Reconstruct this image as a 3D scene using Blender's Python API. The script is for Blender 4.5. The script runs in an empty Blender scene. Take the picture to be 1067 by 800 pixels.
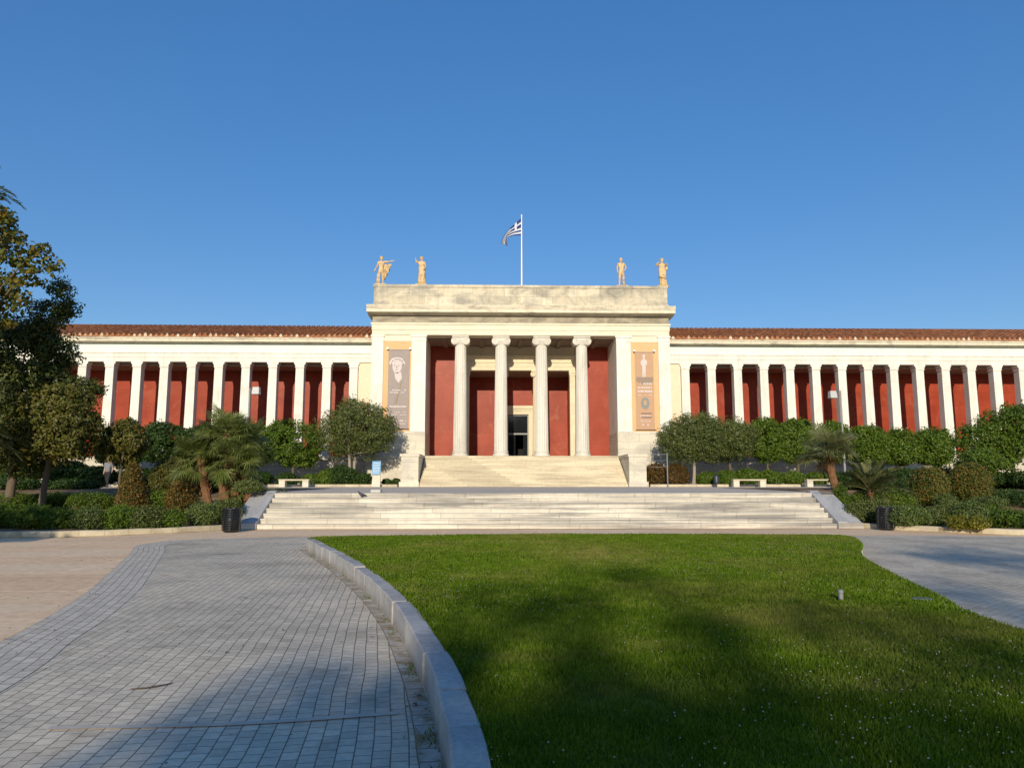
import bpy, bmesh, math
import numpy as np
from mathutils import Vector, Matrix

rng = np.random.default_rng(7)
PI = math.pi
scene = bpy.context.scene
COL = scene.collection

# ------------------------------------------------------------------ camera numbers
F, W0, H0 = 770.0, 1067.0, 800.0
PITCH, YAW, CAMH = math.atan(102 / 770), math.radians(-1.5), 1.6
RM = np.array(Matrix.Rotation(YAW, 3, 'Z') @ Matrix.Rotation(PI / 2 + PITCH, 3, 'X'))


def at(x, y, Y):
    """metres (X, Z) of the photo point (x, y) at world depth Y"""
    d = RM @ np.array([(x - W0 / 2) / F, -(y - H0 / 2) / F, -1.0])
    t = Y / d[1]
    return float(d[0] * t), float(CAMH + d[2] * t)


# ------------------------------------------------------------------ materials
MATS = {}


def new_mat(name):
    m = bpy.data.materials.new(name)
    m.use_nodes = True
    nt = m.node_tree
    b = nt.nodes['Principled BSDF']
    MATS[name] = m
    return m, nt, b


def N(nt, t, **kw):
    n = nt.nodes.new(t)
    for k, v in kw.items():
        setattr(n, k, v)
    return n


def ramp(nt, stops, interp='LINEAR'):
    r = N(nt, 'ShaderNodeValToRGB')
    r.color_ramp.interpolation = interp
    el = r.color_ramp.elements
    while len(el) < len(stops):
        el.new(0.5)
    for e, (p, c) in zip(el, stops):
        e.position = p
        e.color = (*c, 1) if len(c) == 3 else c
    return r


def mix(nt, a, b, fac, mode='MIX'):
    m = N(nt, 'ShaderNodeMix', data_type='RGBA', blend_type=mode)
    for sock, v in ((m.inputs[0], fac), (m.inputs[6], a), (m.inputs[7], b)):
        if hasattr(v, 'is_output'):
            nt.links.new(v, sock)
        elif isinstance(v, (int, float)):
            sock.default_value = v
        else:
            sock.default_value = (*v, 1)
    return m.outputs[2]


def noise(nt, scale, detail=4, rough=.6, stretch=None, coord='Object', dist=0):
    tc = N(nt, 'ShaderNodeNewGeometry')
    mp = N(nt, 'ShaderNodeMapping')
    nt.links.new(tc.outputs['Position'], mp.inputs[0])
    if stretch:
        mp.inputs['Scale'].default_value = stretch
    n = N(nt, 'ShaderNodeTexNoise')
    n.inputs['Scale'].default_value = scale
    n.inputs['Detail'].default_value = detail
    n.inputs['Roughness'].default_value = rough
    n.inputs['Distortion'].default_value = dist
    nt.links.new(mp.outputs[0], n.inputs['Vector'])
    return n.outputs['Fac']


def bump(nt, b, h, strength=.3, dist=.02):
    bp = N(nt, 'ShaderNodeBump')
    bp.inputs['Strength'].default_value = strength
    bp.inputs['Distance'].default_value = dist
    nt.links.new(h, bp.inputs['Height'])
    nt.links.new(bp.outputs[0], b.inputs['Normal'])


def wall_coords(nt, rot=None, scale=None):
    """object X,Z as texture x,y for upright faces"""
    tc = N(nt, 'ShaderNodeTexCoord')
    sp = N(nt, 'ShaderNodeSeparateXYZ')
    cb = N(nt, 'ShaderNodeCombineXYZ')
    nt.links.new(tc.outputs['Object'], sp.inputs[0])
    ad = N(nt, 'ShaderNodeMath', operation='ADD')
    nt.links.new(sp.outputs[0], ad.inputs[0])
    nt.links.new(sp.outputs[1], ad.inputs[1])
    nt.links.new(ad.outputs[0], cb.inputs[0])
    nt.links.new(sp.outputs[2], cb.inputs[1])
    return cb.outputs[0]


def bricks(nt, vec, w, h, mortar, offset=.5, c1=(1, 1, 1), c2=(.9, .9, .9), cm=(.5, .5, .5), smooth=.1):
    t = N(nt, 'ShaderNodeTexBrick')
    t.offset = offset
    t.squash = 1
    t.inputs['Scale'].default_value = 1
    t.inputs['Brick Width'].default_value = w
    t.inputs['Row Height'].default_value = h
    t.inputs['Mortar Size'].default_value = mortar
    t.inputs['Mortar Smooth'].default_value = smooth
    t.inputs['Color1'].default_value = (*c1, 1)
    t.inputs['Color2'].default_value = (*c2, 1)
    t.inputs['Mortar'].default_value = (*cm, 1)
    nt.links.new(vec, t.inputs['Vector'])
    return t


def stone(name, base, dark, scale=1.2, amount=.6, rough=.6, blocks=None, stretch=None, streak=0, contrast=(.42, .68), bstr=.25, blockvar=.88, jointc=.62):
    m, nt, b = new_mat(name)
    n1 = noise(nt, scale, 6, .65, stretch, dist=.6)
    r1 = ramp(nt, [(contrast[0], (0, 0, 0)), (contrast[1], (1, 1, 1))])
    nt.links.new(n1, r1.inputs[0])
    f = N(nt, 'ShaderNodeMath', operation='MULTIPLY')
    nt.links.new(r1.outputs[0], f.inputs[0])
    f.inputs[1].default_value = amount
    c = mix(nt, base, dark, f.outputs[0])
    n2 = noise(nt, scale * 9, 5, .7)
    r2 = ramp(nt, [(.3, (.82, .81, .79)), (.6, (1, 1, 1))])
    nt.links.new(n2, r2.inputs[0])
    c = mix(nt, c, r2.outputs[0], .55, 'MULTIPLY')
    if streak:
        n3 = noise(nt, 2.2, 4, .6, (1.6, 1.6, .12))
        r3 = ramp(nt, [(.5, (1, 1, 1)), (.74, (.62, .58, .5))])
        nt.links.new(n3, r3.inputs[0])
        c = mix(nt, c, r3.outputs[0], streak, 'MULTIPLY')
    if blocks:
        bt = bricks(nt, wall_coords(nt), blocks[0], blocks[1], blocks[2], c2=(blockvar,) * 3, cm=(jointc, jointc * .97, jointc * .9))
        c = mix(nt, c, bt.outputs['Color'], 1.0, 'MULTIPLY')
    nt.links.new(c, b.inputs['Base Color'])
    b.inputs['Roughness'].default_value = rough
    b.inputs['Specular IOR Level'].default_value = .3
    bump(nt, b, n2, bstr, .01)
    return m


def plain(name, col, rough=.5, metal=0, var=.15, scale=6):
    m, nt, b = new_mat(name)
    n = noise(nt, scale, 4)
    c = mix(nt, col, tuple(v * (1 - var) for v in col), n)
    nt.links.new(c, b.inputs['Base Color'])
    b.inputs['Roughness'].default_value = rough
    b.inputs['Metallic'].default_value = metal
    return m


def leaf(name, stops, trans=.35, gloss=.35):
    m, nt, b = new_mat(name)
    g = N(nt, 'ShaderNodeNewGeometry')
    r = ramp(nt, [(i / (len(stops) - 1), s) for i, s in enumerate(stops)])
    nt.links.new(g.outputs['Random Per Island'], r.inputs[0])
    n = noise(nt, .9, 3)
    r2 = ramp(nt, [(.35, (.75, .78, .7)), (.65, (1.15, 1.1, 1.0))])
    nt.links.new(n, r2.inputs[0])
    c = mix(nt, r.outputs[0], r2.outputs[0], 1.0, 'MULTIPLY')
    nt.links.new(c, b.inputs['Base Color'])
    b.inputs['Roughness'].default_value = .5
    b.inputs['Specular IOR Level'].default_value = gloss
    tr = N(nt, 'ShaderNodeBsdfTranslucent')
    tc = mix(nt, c, (.9, 1.0, .35), 1.0, 'MULTIPLY')
    nt.links.new(tc, tr.inputs[0])
    mx = N(nt, 'ShaderNodeMixShader')
    mx.inputs[0].default_value = trans
    nt.links.new(b.outputs[0], mx.inputs[1])
    nt.links.new(tr.outputs[0], mx.inputs[2])
    nt.links.new(mx.outputs[0], nt.nodes['Material Output'].inputs[0])
    return m


stone('marble_white', (.76, .74, .66), (.60, .57, .48), .9, .7, .55, bstr=.12, streak=.32)
stone('marble_attic', (.72, .64, .47), (.31, .29, .25), .5, .85, .65, blocks=(2.3, 1.13, .014), blockvar=.72, stretch=(1, 1, 1.6), streak=.5, contrast=(.42, .62))
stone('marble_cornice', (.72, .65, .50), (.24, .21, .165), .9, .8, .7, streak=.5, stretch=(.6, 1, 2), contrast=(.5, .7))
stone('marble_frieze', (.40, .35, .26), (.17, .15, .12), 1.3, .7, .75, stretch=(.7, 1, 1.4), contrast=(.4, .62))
stone('marble_architrave', (.74, .68, .52), (.58, .52, .38), .8, .5, .6, bstr=.1)
stone('marble_column', (.70, .66, .57), (.44, .41, .34), .8, .55, .6, stretch=(2, 2, .35), streak=.25)
stone('marble_base', (.68, .62, .49), (.46, .43, .37), .6, .6, .6, blocks=(1.5, .52, .01), stretch=(1, 1, 2.5), contrast=(.45, .6))
stone('marble_inner', (.72, .63, .44), (.50, .43, .30), .9, .5, .65)
stone('marble_steps', (.68, .595, .43), (.44, .37, .26), .8, .8, .6, blocks=(1.7, 3.1, .008), stretch=(.35, 1, 5), contrast=(.42, .62), blockvar=.84)
stone('marble_steps_low', (.70, .64, .53), (.27, .255, .235), .55, .9, .6, blocks=(2.1, 3.3, .012), stretch=(.25, 1, 7), contrast=(.43, .60), blockvar=.82, streak=.3)
stone('marble_blue', (.44, .43, .42), (.22, .235, .25), .9, .7, .5, stretch=(1, .5, 1))
stone('frieze_pale', (.68, .75, .71), (.60, .66, .60), .7, .5, .6, bstr=.08)
stone('plaster_yellow', (.82, .65, .47), (.76, .60, .42), .8, .5, .8, bstr=.1)
stone('plaster_orange', (.78, .45, .23), (.71, .40, .19), .7, .5, .8, bstr=.1)
stone('podium_stone', (.66, .60, .47), (.46, .42, .34), .7, .6, .7, blocks=(1.1, .36, .014), blockvar=.85)
stone('kerb_grey', (.40, .39, .37), (.27, .26, .25), 1.6, .7, .7, contrast=(.4, .7))
stone('kerb_cream', (.60, .52, .37), (.36, .30, .21), 1.4, .7, .8, blocks=(.9, 4, .012))
stone('statue_clay', (.68, .49, .26), (.30, .19, .09), 4.5, .8, .85, bstr=.4, contrast=(.45, .66))
stone('terrace_paving', (.64, .55, .45), (.50, .43, .35), .5, .6, .7, stretch=(.6, 1, 1))
stone('pale_course', (.56, .50, .42), (.42, .38, .32), 2.0, .6, .7)
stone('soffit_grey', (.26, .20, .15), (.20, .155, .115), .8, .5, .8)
plain('white_paint', (.78, .78, .75), .4)
plain('pole_grey', (.25, .25, .245), .5)
plain('black_metal', (.012, .013, .015), .3, 0)
plain('dark_plastic', (.03, .035, .045), .45)
plain('sign_blue', (.06, .27, .50), .5)
plain('lamp_white', (.50, .50, .48), .4)
plain('stone_pale', (.50, .48, .44), .7)
plain('flag_blue', (.012, .035, .17), .8)
plain('flag_white', (.60, .62, .66), .8)
plain('bark', (.16, .12, .08), .9, 0, .5, 9)
plain('bark_pale', (.36, .31, .24), .9, 0, .4, 9)
plain('palm_fibre', (.24, .115, .05), .95, 0, .55, 14)
plain('twig', (.07, .045, .03), .9)
plain('skin', (.48, .30, .21), .6)
plain('shirt_grey', (.20, .20, .21), .8)
plain('trousers_black', (.012, .012, .016), .8)
plain('hair_dark', (.02, .014, .01), .7)
plain('bird_dark', (.035, .035, .045), .6)
plain('lid_grey', (.13, .15, .15), .7)
plain('banner_mauve', (.36, .295, .265), .7, 0, .25, 3)
plain('banner_tan', (.53, .32, .185), .7, 0, .2, 3)
plain('banner_brown', (.34, .25, .18), .7, 0, .35, 5)
plain('banner_pale', (.70, .60, .56), .7, 0, .3, 8)
plain('banner_seal', (.26, .28, .26), .7, 0, .3, 8)
plain('banner_ink', (.22, .15, .13), .8)
plain('clover_white', (.48, .48, .42), .8)


def red_wall(name, scuff):
    m, nt, b = new_mat(name)
    n1 = noise(nt, .7, 5, .6)
    r1 = ramp(nt, [(.35, (.27, .040, .018)), (.65, (.34, .058, .027))])
    nt.links.new(n1, r1.inputs[0])
    c = r1.outputs[0]
    n2 = noise(nt, .9, 7, .72, (1, 1, .8), dist=.8)
    r2 = ramp(nt, [(.54, (0, 0, 0)), (.70, (1, 1, 1))])
    nt.links.new(n2, r2.inputs[0])
    f = N(nt, 'ShaderNodeMath', operation='MULTIPLY')
    nt.links.new(r2.outputs[0], f.inputs[0])
    f.inputs[1].default_value = scuff
    c = mix(nt, c, (.42, .135, .075), f.outputs[0])
    b.inputs['Specular IOR Level'].default_value = .15
    bt = bricks(nt, wall_coords(nt), 2.6, 1.05, .014, c2=(.86, .86, .86), cm=(.68, .68, .68))
    c = mix(nt, c, bt.outputs['Color'], .8, 'MULTIPLY')
    nt.links.new(c, b.inputs['Base Color'])
    b.inputs['Roughness'].default_value = .4
    return m


red_wall('red_plaster', .42)
red_wall('red_marbled', .7)

# roof tile
m, nt, b = new_mat('roof_tile')
g = N(nt, 'ShaderNodeNewGeometry')
n1 = noise(nt, 3.0, 5, .7)
r = ramp(nt, [(.25, (.24, .10, .055)), (.5, (.42, .18, .09)), (.75, (.54, .28, .16))])
nt.links.new(n1, r.inputs[0])
r3 = ramp(nt, [(0, (.7, .7, .7)), (1, (1.2, 1.15, 1.1))])
nt.links.new(g.outputs['Random Per Island'], r3.inputs[0])
nt.links.new(mix(nt, r.outputs[0], r3.outputs[0], 1.0, 'MULTIPLY'), b.inputs['Base Color'])
b.inputs['Roughness'].default_value = .85
m, nt, b = new_mat('antefix')
g = N(nt, 'ShaderNodeNewGeometry')
r3 = ramp(nt, [(0, (.34, .14, .07)), (.45, (.42, .22, .11)), (.7, (.58, .42, .27)), (1, (.74, .64, .5))])
nt.links.new(g.outputs['Random Per Island'], r3.inputs[0])
nt.links.new(r3.outputs[0], b.inputs['Base Color'])
b.inputs['Roughness'].default_value = .8

# dark glass
m, nt, b = new_mat('door_glass')
b.inputs['Base Color'].default_value = (.012, .014, .016, 1)
b.inputs['Roughness'].default_value = .04
b.inputs['Specular IOR Level'].default_value = .5
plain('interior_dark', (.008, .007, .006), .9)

# paving of small setts
m, nt, b = new_mat('paving')
tc = N(nt, 'ShaderNodeTexCoord')
mp = N(nt, 'ShaderNodeMapping')
mp.inputs['Rotation'].default_value = (0, 0, math.radians(-90 - 8))
nt.links.new(tc.outputs['Object'], mp.inputs[0])
wob = N(nt, 'ShaderNodeTexNoise')
wob.inputs['Scale'].default_value = .5
nt.links.new(mp.outputs[0], wob.inputs['Vector'])
va = N(nt, 'ShaderNodeVectorMath', operation='MULTIPLY_ADD')
nt.links.new(wob.outputs['Color'], va.inputs[0])
va.inputs[1].default_value = (.10, .10, 0)
nt.links.new(mp.outputs[0], va.inputs[2])
bt = bricks(nt, va.outputs[0], .128, .108, .0046, offset=.5, c1=(.74, .655, .53), c2=(.59, .525, .425), cm=(.24, .21, .17), smooth=.25)
bt.inputs['Bias'].default_value = -.05
n1 = noise(nt, .55, 5, .6)
r1 = ramp(nt, [(.28, (.66, .66, .66)), (.5, (.95, .94, .92)), (.72, (1.14, 1.10, 1.03))])
nt.links.new(n1, r1.inputs[0])
c = mix(nt, bt.outputs['Color'], r1.outputs[0], 1.0, 'MULTIPLY')
n2 = noise(nt, 16, 5, .7)
r2 = ramp(nt, [(.3, (.78, .77, .76)), (.62, (1.08, 1.06, 1.03))])
nt.links.new(n2, r2.inputs[0])
c = mix(nt, c, r2.outputs[0], .8, 'MULTIPLY')
n3 = noise(nt, .9, 6, .7, dist=1.0)
r3 = ramp(nt, [(.56, (0, 0, 0)), (.72, (1, 1, 1))])
nt.links.new(n3, r3.inputs[0])
f3 = N(nt, 'ShaderNodeMath', operation='MULTIPLY')
nt.links.new(r3.outputs[0], f3.inputs[0])
f3.inputs[1].default_value = .5
c = mix(nt, c, (.40, .33, .24), f3.outputs[0])
n5 = noise(nt, 1.7, 4, .6, dist=.4)
r5 = ramp(nt, [(.60, (1, 1, 1)), (.70, (.80, .79, .77))])
nt.links.new(n5, r5.inputs[0])
c = mix(nt, c, r5.outputs[0], 1, 'MULTIPLY')
nt.links.new(c, b.inputs['Base Color'])
b.inputs['Roughness'].default_value = .6
b.inputs['Specular IOR Level'].default_value = .35
inv = N(nt, 'ShaderNodeMath', operation='SUBTRACT')
inv.inputs[0].default_value = 1
nt.links.new(bt.outputs['Fac'], inv.inputs[1])
hh = N(nt, 'ShaderNodeMath', operation='MULTIPLY_ADD')
nt.links.new(n2, hh.inputs[0])
hh.inputs[1].default_value = .25
nt.links.new(inv.outputs[0], hh.inputs[2])
bump(nt, b, hh.outputs[0], .5, .012)

# border setts: uses UV laid along the border
m, nt, b = new_mat('paving_border')
tc = N(nt, 'ShaderNodeTexCoord')
bt = bricks(nt, tc.outputs['UV'], .2, .115, .006, c1=(.71, .63, .515), c2=(.59, .525, .43), cm=(.24, .21, .17), smooth=.2)
n2 = noise(nt, 9, 5, .7)
r2 = ramp(nt, [(.3, (.7, .7, .7)), (.65, (1.08, 1.06, 1.04))])
nt.links.new(n2, r2.inputs[0])
nt.links.new(mix(nt, bt.outputs['Color'], r2.outputs[0], .8, 'MULTIPLY'), b.inputs['Base Color'])
b.inputs['Roughness'].default_value = .65

m, nt, b = new_mat('gutter_dirt')
tc = N(nt, 'ShaderNodeTexCoord')
bt = bricks(nt, tc.outputs['UV'], .22, .5, .008, c1=(.56, .52, .46), c2=(.44, .41, .36), cm=(.18, .16, .13))
n2 = noise(nt, 5, 6, .75)
r2 = ramp(nt, [(.42, (0, 0, 0)), (.62, (1, 1, 1))])
nt.links.new(n2, r2.inputs[0])
nt.links.new(mix(nt, bt.outputs['Color'], (.30, .22, .13), r2.outputs[0]), b.inputs['Base Color'])
b.inputs['Roughness'].default_value = .85
bump(nt, b, n2, .5, .01)

# tan ground
m, nt, b = new_mat('tan_ground')
n1 = noise(nt, .35, 6, .65, (.5, 1.6, 1))
r1 = ramp(nt, [(.3, (.78, .54, .34)), (.5, (.88, .63, .41)), (.7, (.90, .70, .49))])
nt.links.new(n1, r1.inputs[0])
n2 = noise(nt, 6, 6, .7)
r2 = ramp(nt, [(.3, (.75, .73, .7)), (.6, (1.05, 1.04, 1.02))])
nt.links.new(n2, r2.inputs[0])
c = mix(nt, r1.outputs[0], r2.outputs[0], .8, 'MULTIPLY')
tc = N(nt, 'ShaderNodeTexCoord')
bt = bricks(nt, tc.outputs['Object'], 3.1, 2.3, .03, c2=(.94, .93, .92), cm=(1.2, 1.18, 1.12))
c = mix(nt, c, bt.outputs['Color'], .8, 'MULTIPLY')
nt.links.new(c, b.inputs['Base Color'])
b.inputs['Roughness'].default_value = .85
bump(nt, b, n2, .3, .01)

# soil, lawn
m, nt, b = new_mat('soil')
n1 = noise(nt, 1.2, 6, .7)
r1 = ramp(nt, [(.3, (.16, .10, .06)), (.7, (.36, .25, .15))])
nt.links.new(n1, r1.inputs[0])
nt.links.new(r1.outputs[0], b.inputs['Base Color'])
b.inputs['Roughness'].default_value = .95
bump(nt, b, n1, .6, .05)


def grass_mat(name, blade):
    m, nt, b = new_mat(name)
    n1 = noise(nt, .42, 4, .6, dist=.5)
    if blade:
        g = N(nt, 'ShaderNodeNewGeometry')
        r0 = ramp(nt, [(0, (.070, .130, .008)), (.45, (.110, .185, .012)), (.85, (.150, .225, .022)), (1, (.25, .26, .08))])
        nt.links.new(g.outputs['Random Per Island'], r0.inputs[0])
        base = r0.outputs[0]
    else:
        n0 = noise(nt, 30, 5, .7)
        r0 = ramp(nt, [(.3, (.035, .07, .006)), (.7, (.085, .135, .012))])
        nt.links.new(n0, r0.inputs[0])
        base = r0.outputs[0]
    r1 = ramp(nt, [(.50, (0, 0, 0)), (.68, (1, 1, 1))])
    nt.links.new(n1, r1.inputs[0])
    f = N(nt, 'ShaderNodeMath', operation='MULTIPLY')
    nt.links.new(r1.outputs[0], f.inputs[0])
    f.inputs[1].default_value = .45
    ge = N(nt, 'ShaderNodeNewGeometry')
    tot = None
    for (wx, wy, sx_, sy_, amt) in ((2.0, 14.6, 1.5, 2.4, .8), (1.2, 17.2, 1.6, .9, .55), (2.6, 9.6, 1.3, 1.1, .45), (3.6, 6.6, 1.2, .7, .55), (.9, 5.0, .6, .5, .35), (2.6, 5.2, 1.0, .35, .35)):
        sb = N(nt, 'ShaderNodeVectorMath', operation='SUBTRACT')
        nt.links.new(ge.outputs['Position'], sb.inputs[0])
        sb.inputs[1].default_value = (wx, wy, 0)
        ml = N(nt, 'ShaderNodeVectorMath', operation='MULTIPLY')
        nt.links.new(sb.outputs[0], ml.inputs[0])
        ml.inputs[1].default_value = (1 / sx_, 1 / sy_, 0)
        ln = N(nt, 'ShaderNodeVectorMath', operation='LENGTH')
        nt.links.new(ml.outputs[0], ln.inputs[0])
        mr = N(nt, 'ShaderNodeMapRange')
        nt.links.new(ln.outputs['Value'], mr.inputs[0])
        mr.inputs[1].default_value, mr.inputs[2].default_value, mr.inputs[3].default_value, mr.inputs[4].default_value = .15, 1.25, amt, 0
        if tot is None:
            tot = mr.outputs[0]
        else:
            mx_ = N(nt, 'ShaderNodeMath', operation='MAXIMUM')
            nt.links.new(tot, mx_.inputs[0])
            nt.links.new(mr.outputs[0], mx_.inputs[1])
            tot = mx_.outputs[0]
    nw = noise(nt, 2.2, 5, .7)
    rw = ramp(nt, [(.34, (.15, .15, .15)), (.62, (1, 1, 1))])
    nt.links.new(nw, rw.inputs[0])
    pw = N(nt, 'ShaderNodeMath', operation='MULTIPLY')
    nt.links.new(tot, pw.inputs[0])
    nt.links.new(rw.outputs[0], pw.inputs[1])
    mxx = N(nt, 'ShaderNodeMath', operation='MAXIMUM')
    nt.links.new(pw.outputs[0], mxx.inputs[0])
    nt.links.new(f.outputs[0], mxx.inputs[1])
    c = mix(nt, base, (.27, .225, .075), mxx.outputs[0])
    n2 = noise(nt, 2.6, 4, .65)
    r2 = ramp(nt, [(.3, (.65, .7, .65)), (.65, (1.15, 1.12, 1.05))])
    nt.links.new(n2, r2.inputs[0])
    c = mix(nt, c, r2.outputs[0], 1.0, 'MULTIPLY')
    nt.links.new(c, b.inputs['Base Color'])
    b.inputs['Roughness'].default_value = .6
    b.inputs['Specular IOR Level'].default_value = .2
    if blade:
        tr = N(nt, 'ShaderNodeBsdfTranslucent')
        nt.links.new(c, tr.inputs[0])
        mx = N(nt, 'ShaderNodeMixShader')
        mx.inputs[0].default_value = .3
        nt.links.new(b.outputs[0], mx.inputs[1])
        nt.links.new(tr.outputs[0], mx.inputs[2])
        nt.links.new(mx.outputs[0], nt.nodes['Material Output'].inputs[0])


grass_mat('lawn_turf', False)
grass_mat('grass_blade', True)

leaf('leaf_sunny', [(.055, .085, .012), (.11, .13, .016), (.19, .18, .025), (.24, .15, .03)])
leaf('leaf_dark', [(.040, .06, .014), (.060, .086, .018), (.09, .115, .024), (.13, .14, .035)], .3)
leaf('leaf_loquat', [(.07, .085, .018), (.115, .125, .024), (.165, .165, .032), (.18, .125, .035)], .35)
leaf('leaf_citrus', [(.065, .125, .012), (.10, .175, .018), (.14, .22, .024), (.19, .25, .035)], .4)
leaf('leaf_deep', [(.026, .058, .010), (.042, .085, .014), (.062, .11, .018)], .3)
leaf('leaf_olive', [(.07, .10, .022), (.10, .13, .030), (.135, .165, .042), (.18, .20, .08)], .3)
leaf('leaf_bright', [(.065, .12, .012), (.10, .165, .016), (.14, .205, .022)], .38)
leaf('leaf_red', [(.07, .11, .02), (.095, .135, .024), (.15, .14, .03), (.34, .18, .04)], .35)
leaf('leaf_cone', [(.06, .085, .018), (.10, .10, .024), (.19, .12, .03), (.33, .16, .04)], .35)
leaf('leaf_rust', [(.05, .06, .015), (.12, .07, .02), (.18, .08, .02)], .3)
leaf('leaf_grey', [(.08, .12, .030), (.12, .165, .045), (.165, .21, .065)], .3)
leaf('leaf_yellow', [(.07, .10, .012), (.20, .19, .02), (.34, .28, .02)], .3)
leaf('leaf_palm', [(.10, .135, .025), (.15, .195, .04), (.20, .24, .07), (.29, .30, .15)], .35, .5)
leaf('leaf_palm_grey', [(.13, .16, .06), (.19, .22, .09), (.26, .285, .14), (.30, .25, .14)], .35, .5)

# ------------------------------------------------------------------ mesh helpers


class MB:
    def __init__(s):
        s.v, s.f, s.mi, s.uv = [], [], [], None

    def add(s, vs, fs, mi=0):
        o = len(s.v)
        s.v.extend([tuple(map(float, p)) for p in vs])
        for f in fs:
            s.f.append(tuple(i + o for i in f))
            s.mi.append(mi)
        return s

    def box(s, x0, x1, y0, y1, z0, z1, mi=0, c=0):
        if c:
            p = [(x0 + c, y0), (x1 - c, y0), (x1, y0 + c), (x1, y1 - c), (x1 - c, y1), (x0 + c, y1), (x0, y1 - c), (x0, y0 + c)]
            q = [(x0 + c, y0 + c), (x1 - c, y0 + c), (x1 - c, y0 + c), (x1 - c, y1 - c), (x1 - c, y1 - c), (x0 + c, y1 - c), (x0 + c, y1 - c), (x0 + c, y0 + c)]
            vs = [(a, b_, z0) for a, b_ in p] + [(a, b_, z1 - c) for a, b_ in p] + [(a, b_, z1) for a, b_ in q]
            n = 8
            fs = [tuple(range(n))[::-1], tuple(range(2 * n, 3 * n))]
            for k in range(2):
                for i in range(n):
                    j = (i + 1) % n
                    fs.append((k * n + i, k * n + j, (k + 1) * n + j, (k + 1) * n + i))
            return s.add(vs, fs, mi)
        return s.add([(x0, y0, z0), (x1, y0, z0), (x1, y1, z0), (x0, y1, z0), (x0, y0, z1), (x1, y0, z1), (x1, y1, z1), (x0, y1, z1)],
                     [(0, 3, 2, 1), (4, 5, 6, 7), (0, 1, 5, 4), (1, 2, 6, 5), (2, 3, 7, 6), (3, 0, 4, 7)], mi)

    def prism_x(s, prof, x0, x1, mi=0):
        """profile of (y,z) points extruded along x"""
        n = len(prof)
        vs = [(x0, y, z) for y, z in prof] + [(x1, y, z) for y, z in prof]
        fs = [tuple(range(n)), tuple(range(2 * n - 1, n - 1, -1))]
        for i in range(n):
            j = (i + 1) % n
            fs.append((i, i + n, j + n, j))
        return s.add(vs, fs, mi)

    def prism_y(s, prof, y0, y1, mi=0):
        n = len(prof)
        vs = [(x, y0, z) for x, z in prof] + [(x, y1, z) for x, z in prof]
        fs = [tuple(range(n)), tuple(range(2 * n - 1, n - 1, -1))]
        for i in range(n):
            j = (i + 1) % n
            fs.append((i, i + n, j + n, j))
        return s.add(vs, fs, mi)

    def prism_z(s, prof, z0, z1, mi=0):
        n = len(prof)
        vs = [(x, y, z0) for x, y in prof] + [(x, y, z1) for x, y in prof]
        fs = [tuple(range(n))[::-1], tuple(range(n, 2 * n))]
        for i in range(n):
            j = (i + 1) % n
            fs.append((i, j, j + n, i + n))
        return s.add(vs, fs, mi)

    def lathe(s, prof, cx, cy, seg=24, mi=0, flute=None, sx=1, sy=1):
        vs, fs = [], []
        n = len(prof)
        for r, z in prof:
            for k in range(seg):
                a = 2 * PI * k / seg
                rr = r * (1 if flute is None else flute(a, z))
                vs.append((cx + rr * math.cos(a) * sx, cy + rr * math.sin(a) * sy, z))
        for i in range(n - 1):
            for k in range(seg):
                j = (k + 1) % seg
                fs.append((i * seg + k, i * seg + j, (i + 1) * seg + j, (i + 1) * seg + k))
        fs.append(tuple(range(seg))[::-1])
        fs.append(tuple(range((n - 1) * seg, n * seg)))
        return s.add(vs, fs, mi)

    def tube(s, pts, rad, seg=8, mi=0):
        pts = [Vector(p) for p in pts]
        vs, fs = [], []
        n = len(pts)
        up = Vector((.31, .95, .05))
        for i, p in enumerate(pts):
            t = (pts[min(i + 1, n - 1)] - pts[max(i - 1, 0)]).normalized()
            a = t.cross(up)
            if a.length < 1e-3:
                a = t.cross(Vector((1, 0, 0)))
            a.normalize()
            b_ = t.cross(a)
            r = rad[i] if isinstance(rad, (list, tuple)) else rad
            for k in range(seg):
                an = 2 * PI * k / seg
                vs.append(p + a * (r * math.cos(an)) + b_ * (r * math.sin(an)))
        for i in range(n - 1):
            for k in range(seg):
                j = (k + 1) % seg
                fs.append((i * seg + k, i * seg + j, (i + 1) * seg + j, (i + 1) * seg + k))
        fs.append(tuple(range(seg))[::-1])
        fs.append(tuple(range((n - 1) * seg, n * seg)))
        return s.add(vs, fs, mi)

    def ball(s, c, r, seg=12, rings=8, mi=0):
        rx, ry, rz = r if isinstance(r, (tuple, list)) else (r, r, r)
        prof = [(max(math.sin(PI * i / rings), .02), -math.cos(PI * i / rings)) for i in range(rings + 1)]
        vs, fs = [], []
        for q, z in prof:
            for k in range(seg):
                a = 2 * PI * k / seg
                vs.append((c[0] + rx * q * math.cos(a), c[1] + ry * q * math.sin(a), c[2] + rz * z))
        for i in range(rings):
            for k in range(seg):
                j = (k + 1) % seg
                fs.append((i * seg + k, i * seg + j, (i + 1) * seg + j, (i + 1) * seg + k))
        return s.add(vs, fs, mi)

    def build(s, name, mats, parent=None, smooth=False, origin=None):
        me = bpy.data.meshes.new(name)
        o = bpy.data.objects.new(name, me)
        org = Vector(origin) if origin is not None else Vector((0, 0, 0))
        base = world_origin(parent) + org if parent is not None else org
        me.from_pydata([(p[0] - base.x, p[1] - base.y, p[2] - base.z) for p in s.v], [], s.f)
        if not isinstance(mats, (list, tuple)):
            mats = [mats]
        for q in mats:
            me.materials.append(MATS[q])
        if len(mats) > 1:
            me.polygons.foreach_set('material_index', s.mi)
        bm = bmesh.new()
        bm.from_mesh(me)
        bmesh.ops.recalc_face_normals(bm, faces=bm.faces)
        bm.to_mesh(me)
        bm.free()
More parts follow.
